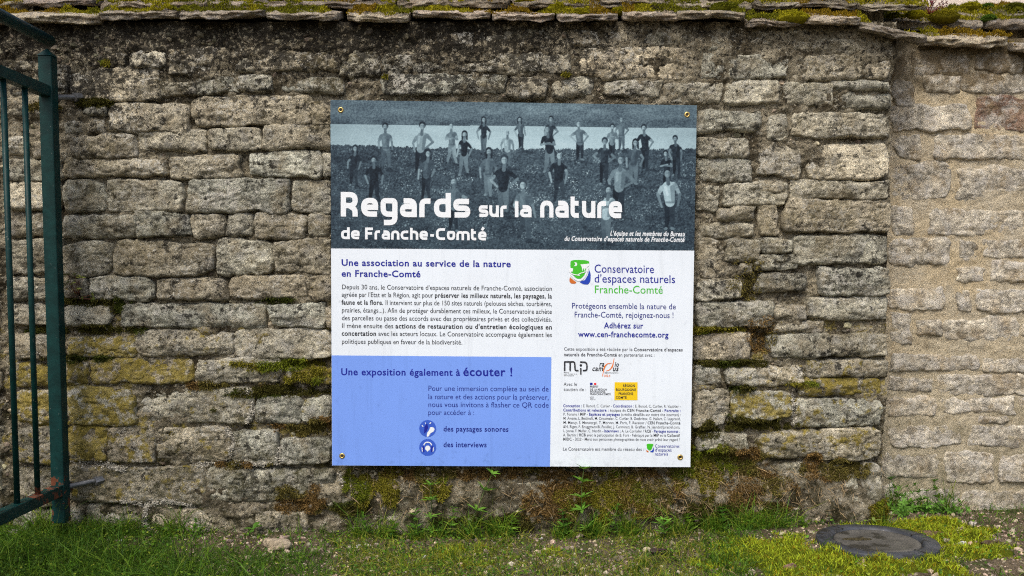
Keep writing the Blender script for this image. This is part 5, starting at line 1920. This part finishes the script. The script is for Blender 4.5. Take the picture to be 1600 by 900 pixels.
# association emblem
def emblem(x, y, s, detail=True):
    f_ = lambda pts: [(x + a_ * s, y + b_ * s) for a_, b_ in pts]
    shapes("emblem_green", "green", [smooth_poly(f_([(1, 2), (8, .5), (24, .8), (31, 3), (31, 6), (27, 13), (24, 24), (18, 31), (11, 31), (3, 23), (.5, 12)]), 3 * s)])
    shapes("emblem_orange", "ochre", [smooth_poly(f_([(0, 28), (3, 31), (11, 37), (8, 39), (1, 38.5), (-1, 34)]), 2 * s)])
    shapes("emblem_blue", "blue", [smooth_poly(f_([(31, 16), (33.5, 24), (33, 35), (29, 40.5), (22, 40), (16, 37), (17, 35), (24, 33), (29, 25)]), 2 * s)])
    if detail:
        shapes("emblem_white", "white", [smooth_poly(f_([(7, 4), (10.5, 5), (12, 8), (10, 10.5), (6, 10.5), (9, 8)]), 1 * s), smooth_poly(f_([(17, 8), (31, 6.5), (31, 10), (27, 13), (26.6, 19), (25, 13.5), (23, 19), (22.3, 13), (20, 19), (19, 12)]), .6 * s), smooth_poly(f_([(-1, 13), (5, 14.5), (4.5, 21), (3.5, 18), (1, 21.5), (-1.5, 20)]), 1 * s)],
               [(f_([(0, 21.5), (6, 24), (12, 25), (16, 25.5)]), 1.3 * s, 2 * s), (f_([(12, 25.5), (17, 22), (23, 20.5), (27, 17)]), 1.3 * s, 2 * s), (f_([(1, 24), (7, 31), (14, 34.5), (20, 32), (25, 26), (30, 12)]), 2.0 * s, 5 * s)], lift=.0012)


emblem(890.5, 405.5, .97)
emblem(1010.2, 693.0, .345, False)
lettering("network_lettering", [one("Conservatoires", 1023.3, 1061.5, 699.3, 5.0, "navy"), one("d'espaces", 1023.3, 1049.3, 705.4, 5.0, "navy"), one("naturels", 1023.3, 1043.6, 711.6, 5.0, "navy")])

# partner logos
shapes("partner_logo", "black", [circ(907.5, 570.8, 2.0)], [([(882.3, 579.5), (882.3, 565.3), (890.8, 565.3), (890.8, 579.5)], 2.3, .4), ([(890.8, 565.3), (897.8, 565.3), (898.6, 579), (904, 579)], 2.3, 2.6), ([(906.2, 565.6), (917, 565.8), (917, 578.8), (910.5, 578.8)], 2.3, 5), ([(907.5, 574.8), (907.5, 585)], 2.3, 0)])
lettering("partner_lettering", [one("Maison", 881, 888.8, 582.6, 1.8, "black"), one("pour l'image et la", 881, 901.6, 585.0, 1.8, "black"), one("photographie", 881, 897, 587.6, 1.8, "black")])
lettering("radio_lettering", [one("ra", 936, 944, 572.6, 8, "black", True, ital=.18), one("io", 960, 966.6, 572.9, 7.4, "black", True, ital=.18), one("cam", 924.8, 941.8, 579.5, 8, "black", True, ital=.18), one("us", 956.8, 966, 579.7, 8, "black", True, ital=.18),
    one("BESANÇON", 944.5, 966, 583.4, 1.9, "black"), one("102.4", 943.5, 953.5, 588.8, 3.4, "orange", True)])
pth = rounded([(959.6, 559.5), (958.4, 566), (956.8, 573), (952, 578.5), (946.5, 579.5)], 4)
pt2 = rounded([(955.5, 567.2), (948.5, 568), (944.5, 573), (942.8, 579), (941.2, 588)], 4)
ac_ = Acc()
for i_, q_ in enumerate((pth, pt2)):
    v, f = stroke(q_, np.interp(np.linspace(0, 1, len(q_)), [0, .5, 1], [.8, 2.1, .8]))
    put2d(ac_, v, f, .0010 + .0003 * i_)
obj("radio_swoosh", ac_.mesh("radio_swoosh", INK["orange"], False), sg)
shapes("flag_blue", "navy", [[(921.8, 598), (925.8, 598), (925.8, 601.4), (921.8, 601.4)]])
shapes("flag_red", "red", [[(928.2, 598.2), (931.6, 598.2), (931.6, 601.4), (928.2, 601.4)]])
lettering("prefecture_lettering", [one("PRÉFET", 921.8, 935, 605.6, 2.9, "grey", True), one("DE LA RÉGION", 921.8, 948.3, 609.9, 2.9, "grey", True), one("BOURGOGNE-", 921.8, 946.6, 613.4, 2.9, "grey", True), one("FRANCHE-COMTÉ", 921.8, 954, 617.1, 2.9, "grey", True),
    one("Liberté", 922, 928, 620.8, 1.6, "grey"), one("Égalité", 922, 927.6, 622.8, 1.6, "grey"), one("Fraternité", 922, 930.2, 624.9, 1.6, "grey")])
shapes("region_square", "yellow", [[(960.4, 597.2), (996.2, 597.3), (996.0, 625.3), (959.9, 625.2)]], lift=.0006)
lettering("region_lettering", [one("RÉGION", 973.2, 992, 604.3, 3.6, "black", True, lift=.0012), one("BOURGOGNE", 962.3, 993.5, 610.5, 3.6, "black", True, lift=.0012), one("FRANCHE", 966.2, 989, 616.8, 3.6, "black", True, lift=.0012), one("COMTÉ", 962, 979, 622.8, 3.6, "black", True, lift=.0012)])

# round icons on the lavender field
for i_, cyy in enumerate((669.5, 699.0)):
    cxx = 668.3
    shapes("icon_disc", "midblue", [circ(cxx, cyy, 13.2, 40)], lift=.0008)
    if i_ == 0:
        shapes("icon_bird", "navy", [smooth_poly([(cxx - 1, cyy - 8), (cxx + 1, cyy - 2), (cxx - 2, cyy + 5), (cxx - 6, cyy + 8), (cxx - 5, cyy - 3)], 1.2)], lift=.0011)
        shapes("icon_head", "white", [smooth_poly([(cxx + 4, cyy - 2), (cxx + 8.5, cyy - 2.5), (cxx + 11, cyy + 1), (cxx + 9, cyy + 5), (cxx + 4.5, cyy + 7), (cxx + 1.5, cyy + 12.4), (cxx - 1.6, cyy + 12.8), (cxx - 1, cyy + 7), (cxx + 2, cyy + 3)], 1.6)],
               [([(cxx + 3, cyy - 7.5), (cxx + 5.4, cyy - 9.5)], 1.5, 0), ([(cxx - 9, cyy - 5), (cxx - 7, cyy - 3)], 1.5, 0), ([(cxx - 4, cyy - 9.5), (cxx - 3, cyy - 7.5)], 1.0, 0)], lift=.0011)
    else:
        shapes("icon_speech", "white", [circ(cxx, cyy + 1.2, 4.0), [(cxx - 2, cyy + 4), (cxx + 2, cyy + 4), (cxx - .5, cyy + 7)]],
               [([(cxx - 6.2, cyy - 3.5), (cxx - 4.5, cyy - 7), (cxx, cyy - 8.6), (cxx + 4.5, cyy - 7), (cxx + 6.2, cyy - 3.5)], 1.6, 3)], lift=.0011)
        shapes("icon_headphone", "navy", [smooth_poly([(cxx - 8.3, cyy - 2), (cxx - 5.6, cyy - 2), (cxx - 5, cyy + 7), (cxx - 7, cyy + 8)], .8)], lift=.0011)
        shapes("icon_headphone", "navy", [smooth_poly([(cxx + 8.3, cyy - 2), (cxx + 5.6, cyy - 2), (cxx + 5, cyy + 7), (cxx + 7, cyy + 8)], .8)], lift=.0011)
        shapes("icon_headphone", "white", [smooth_poly([(cxx - 9.6, cyy + 0), (cxx - 8.4, cyy + 0), (cxx - 7.7, cyy + 7), (cxx - 9, cyy + 6)], .6)], lift=.0014)
        shapes("icon_headphone", "white", [smooth_poly([(cxx + 9.6, cyy + 0), (cxx + 8.4, cyy + 0), (cxx + 7.7, cyy + 7), (cxx + 9, cyy + 6)], .6)], lift=.0014)

# screws
for (a_, b_) in ((532.5, 171.8), (1073.6, 179.2), (534.6, 712.2), (1062.8, 714.4)):
    c_ = Pl(a_, b_)
    v, f = lathe([(.0095, 0), (.0095, .0012), (.0075, .0028), (.0048, .0034), (.0046, .0016), (.0004, .0016)], 24)
    v = np.stack([v[:, 0], -v[:, 2], v[:, 1]], 1) + c_
    s_ = obj("screw", mesh("screw", v, f, M_BRASS), sg)
    v, f = lathe([(.0038, .0017), (.0034, .0021), (.0004, .0021)], 16)
    v = np.stack([v[:, 0], -v[:, 2], v[:, 1]], 1) + c_
    obj("socket", mesh("socket", v, f, M_DARK), s_)
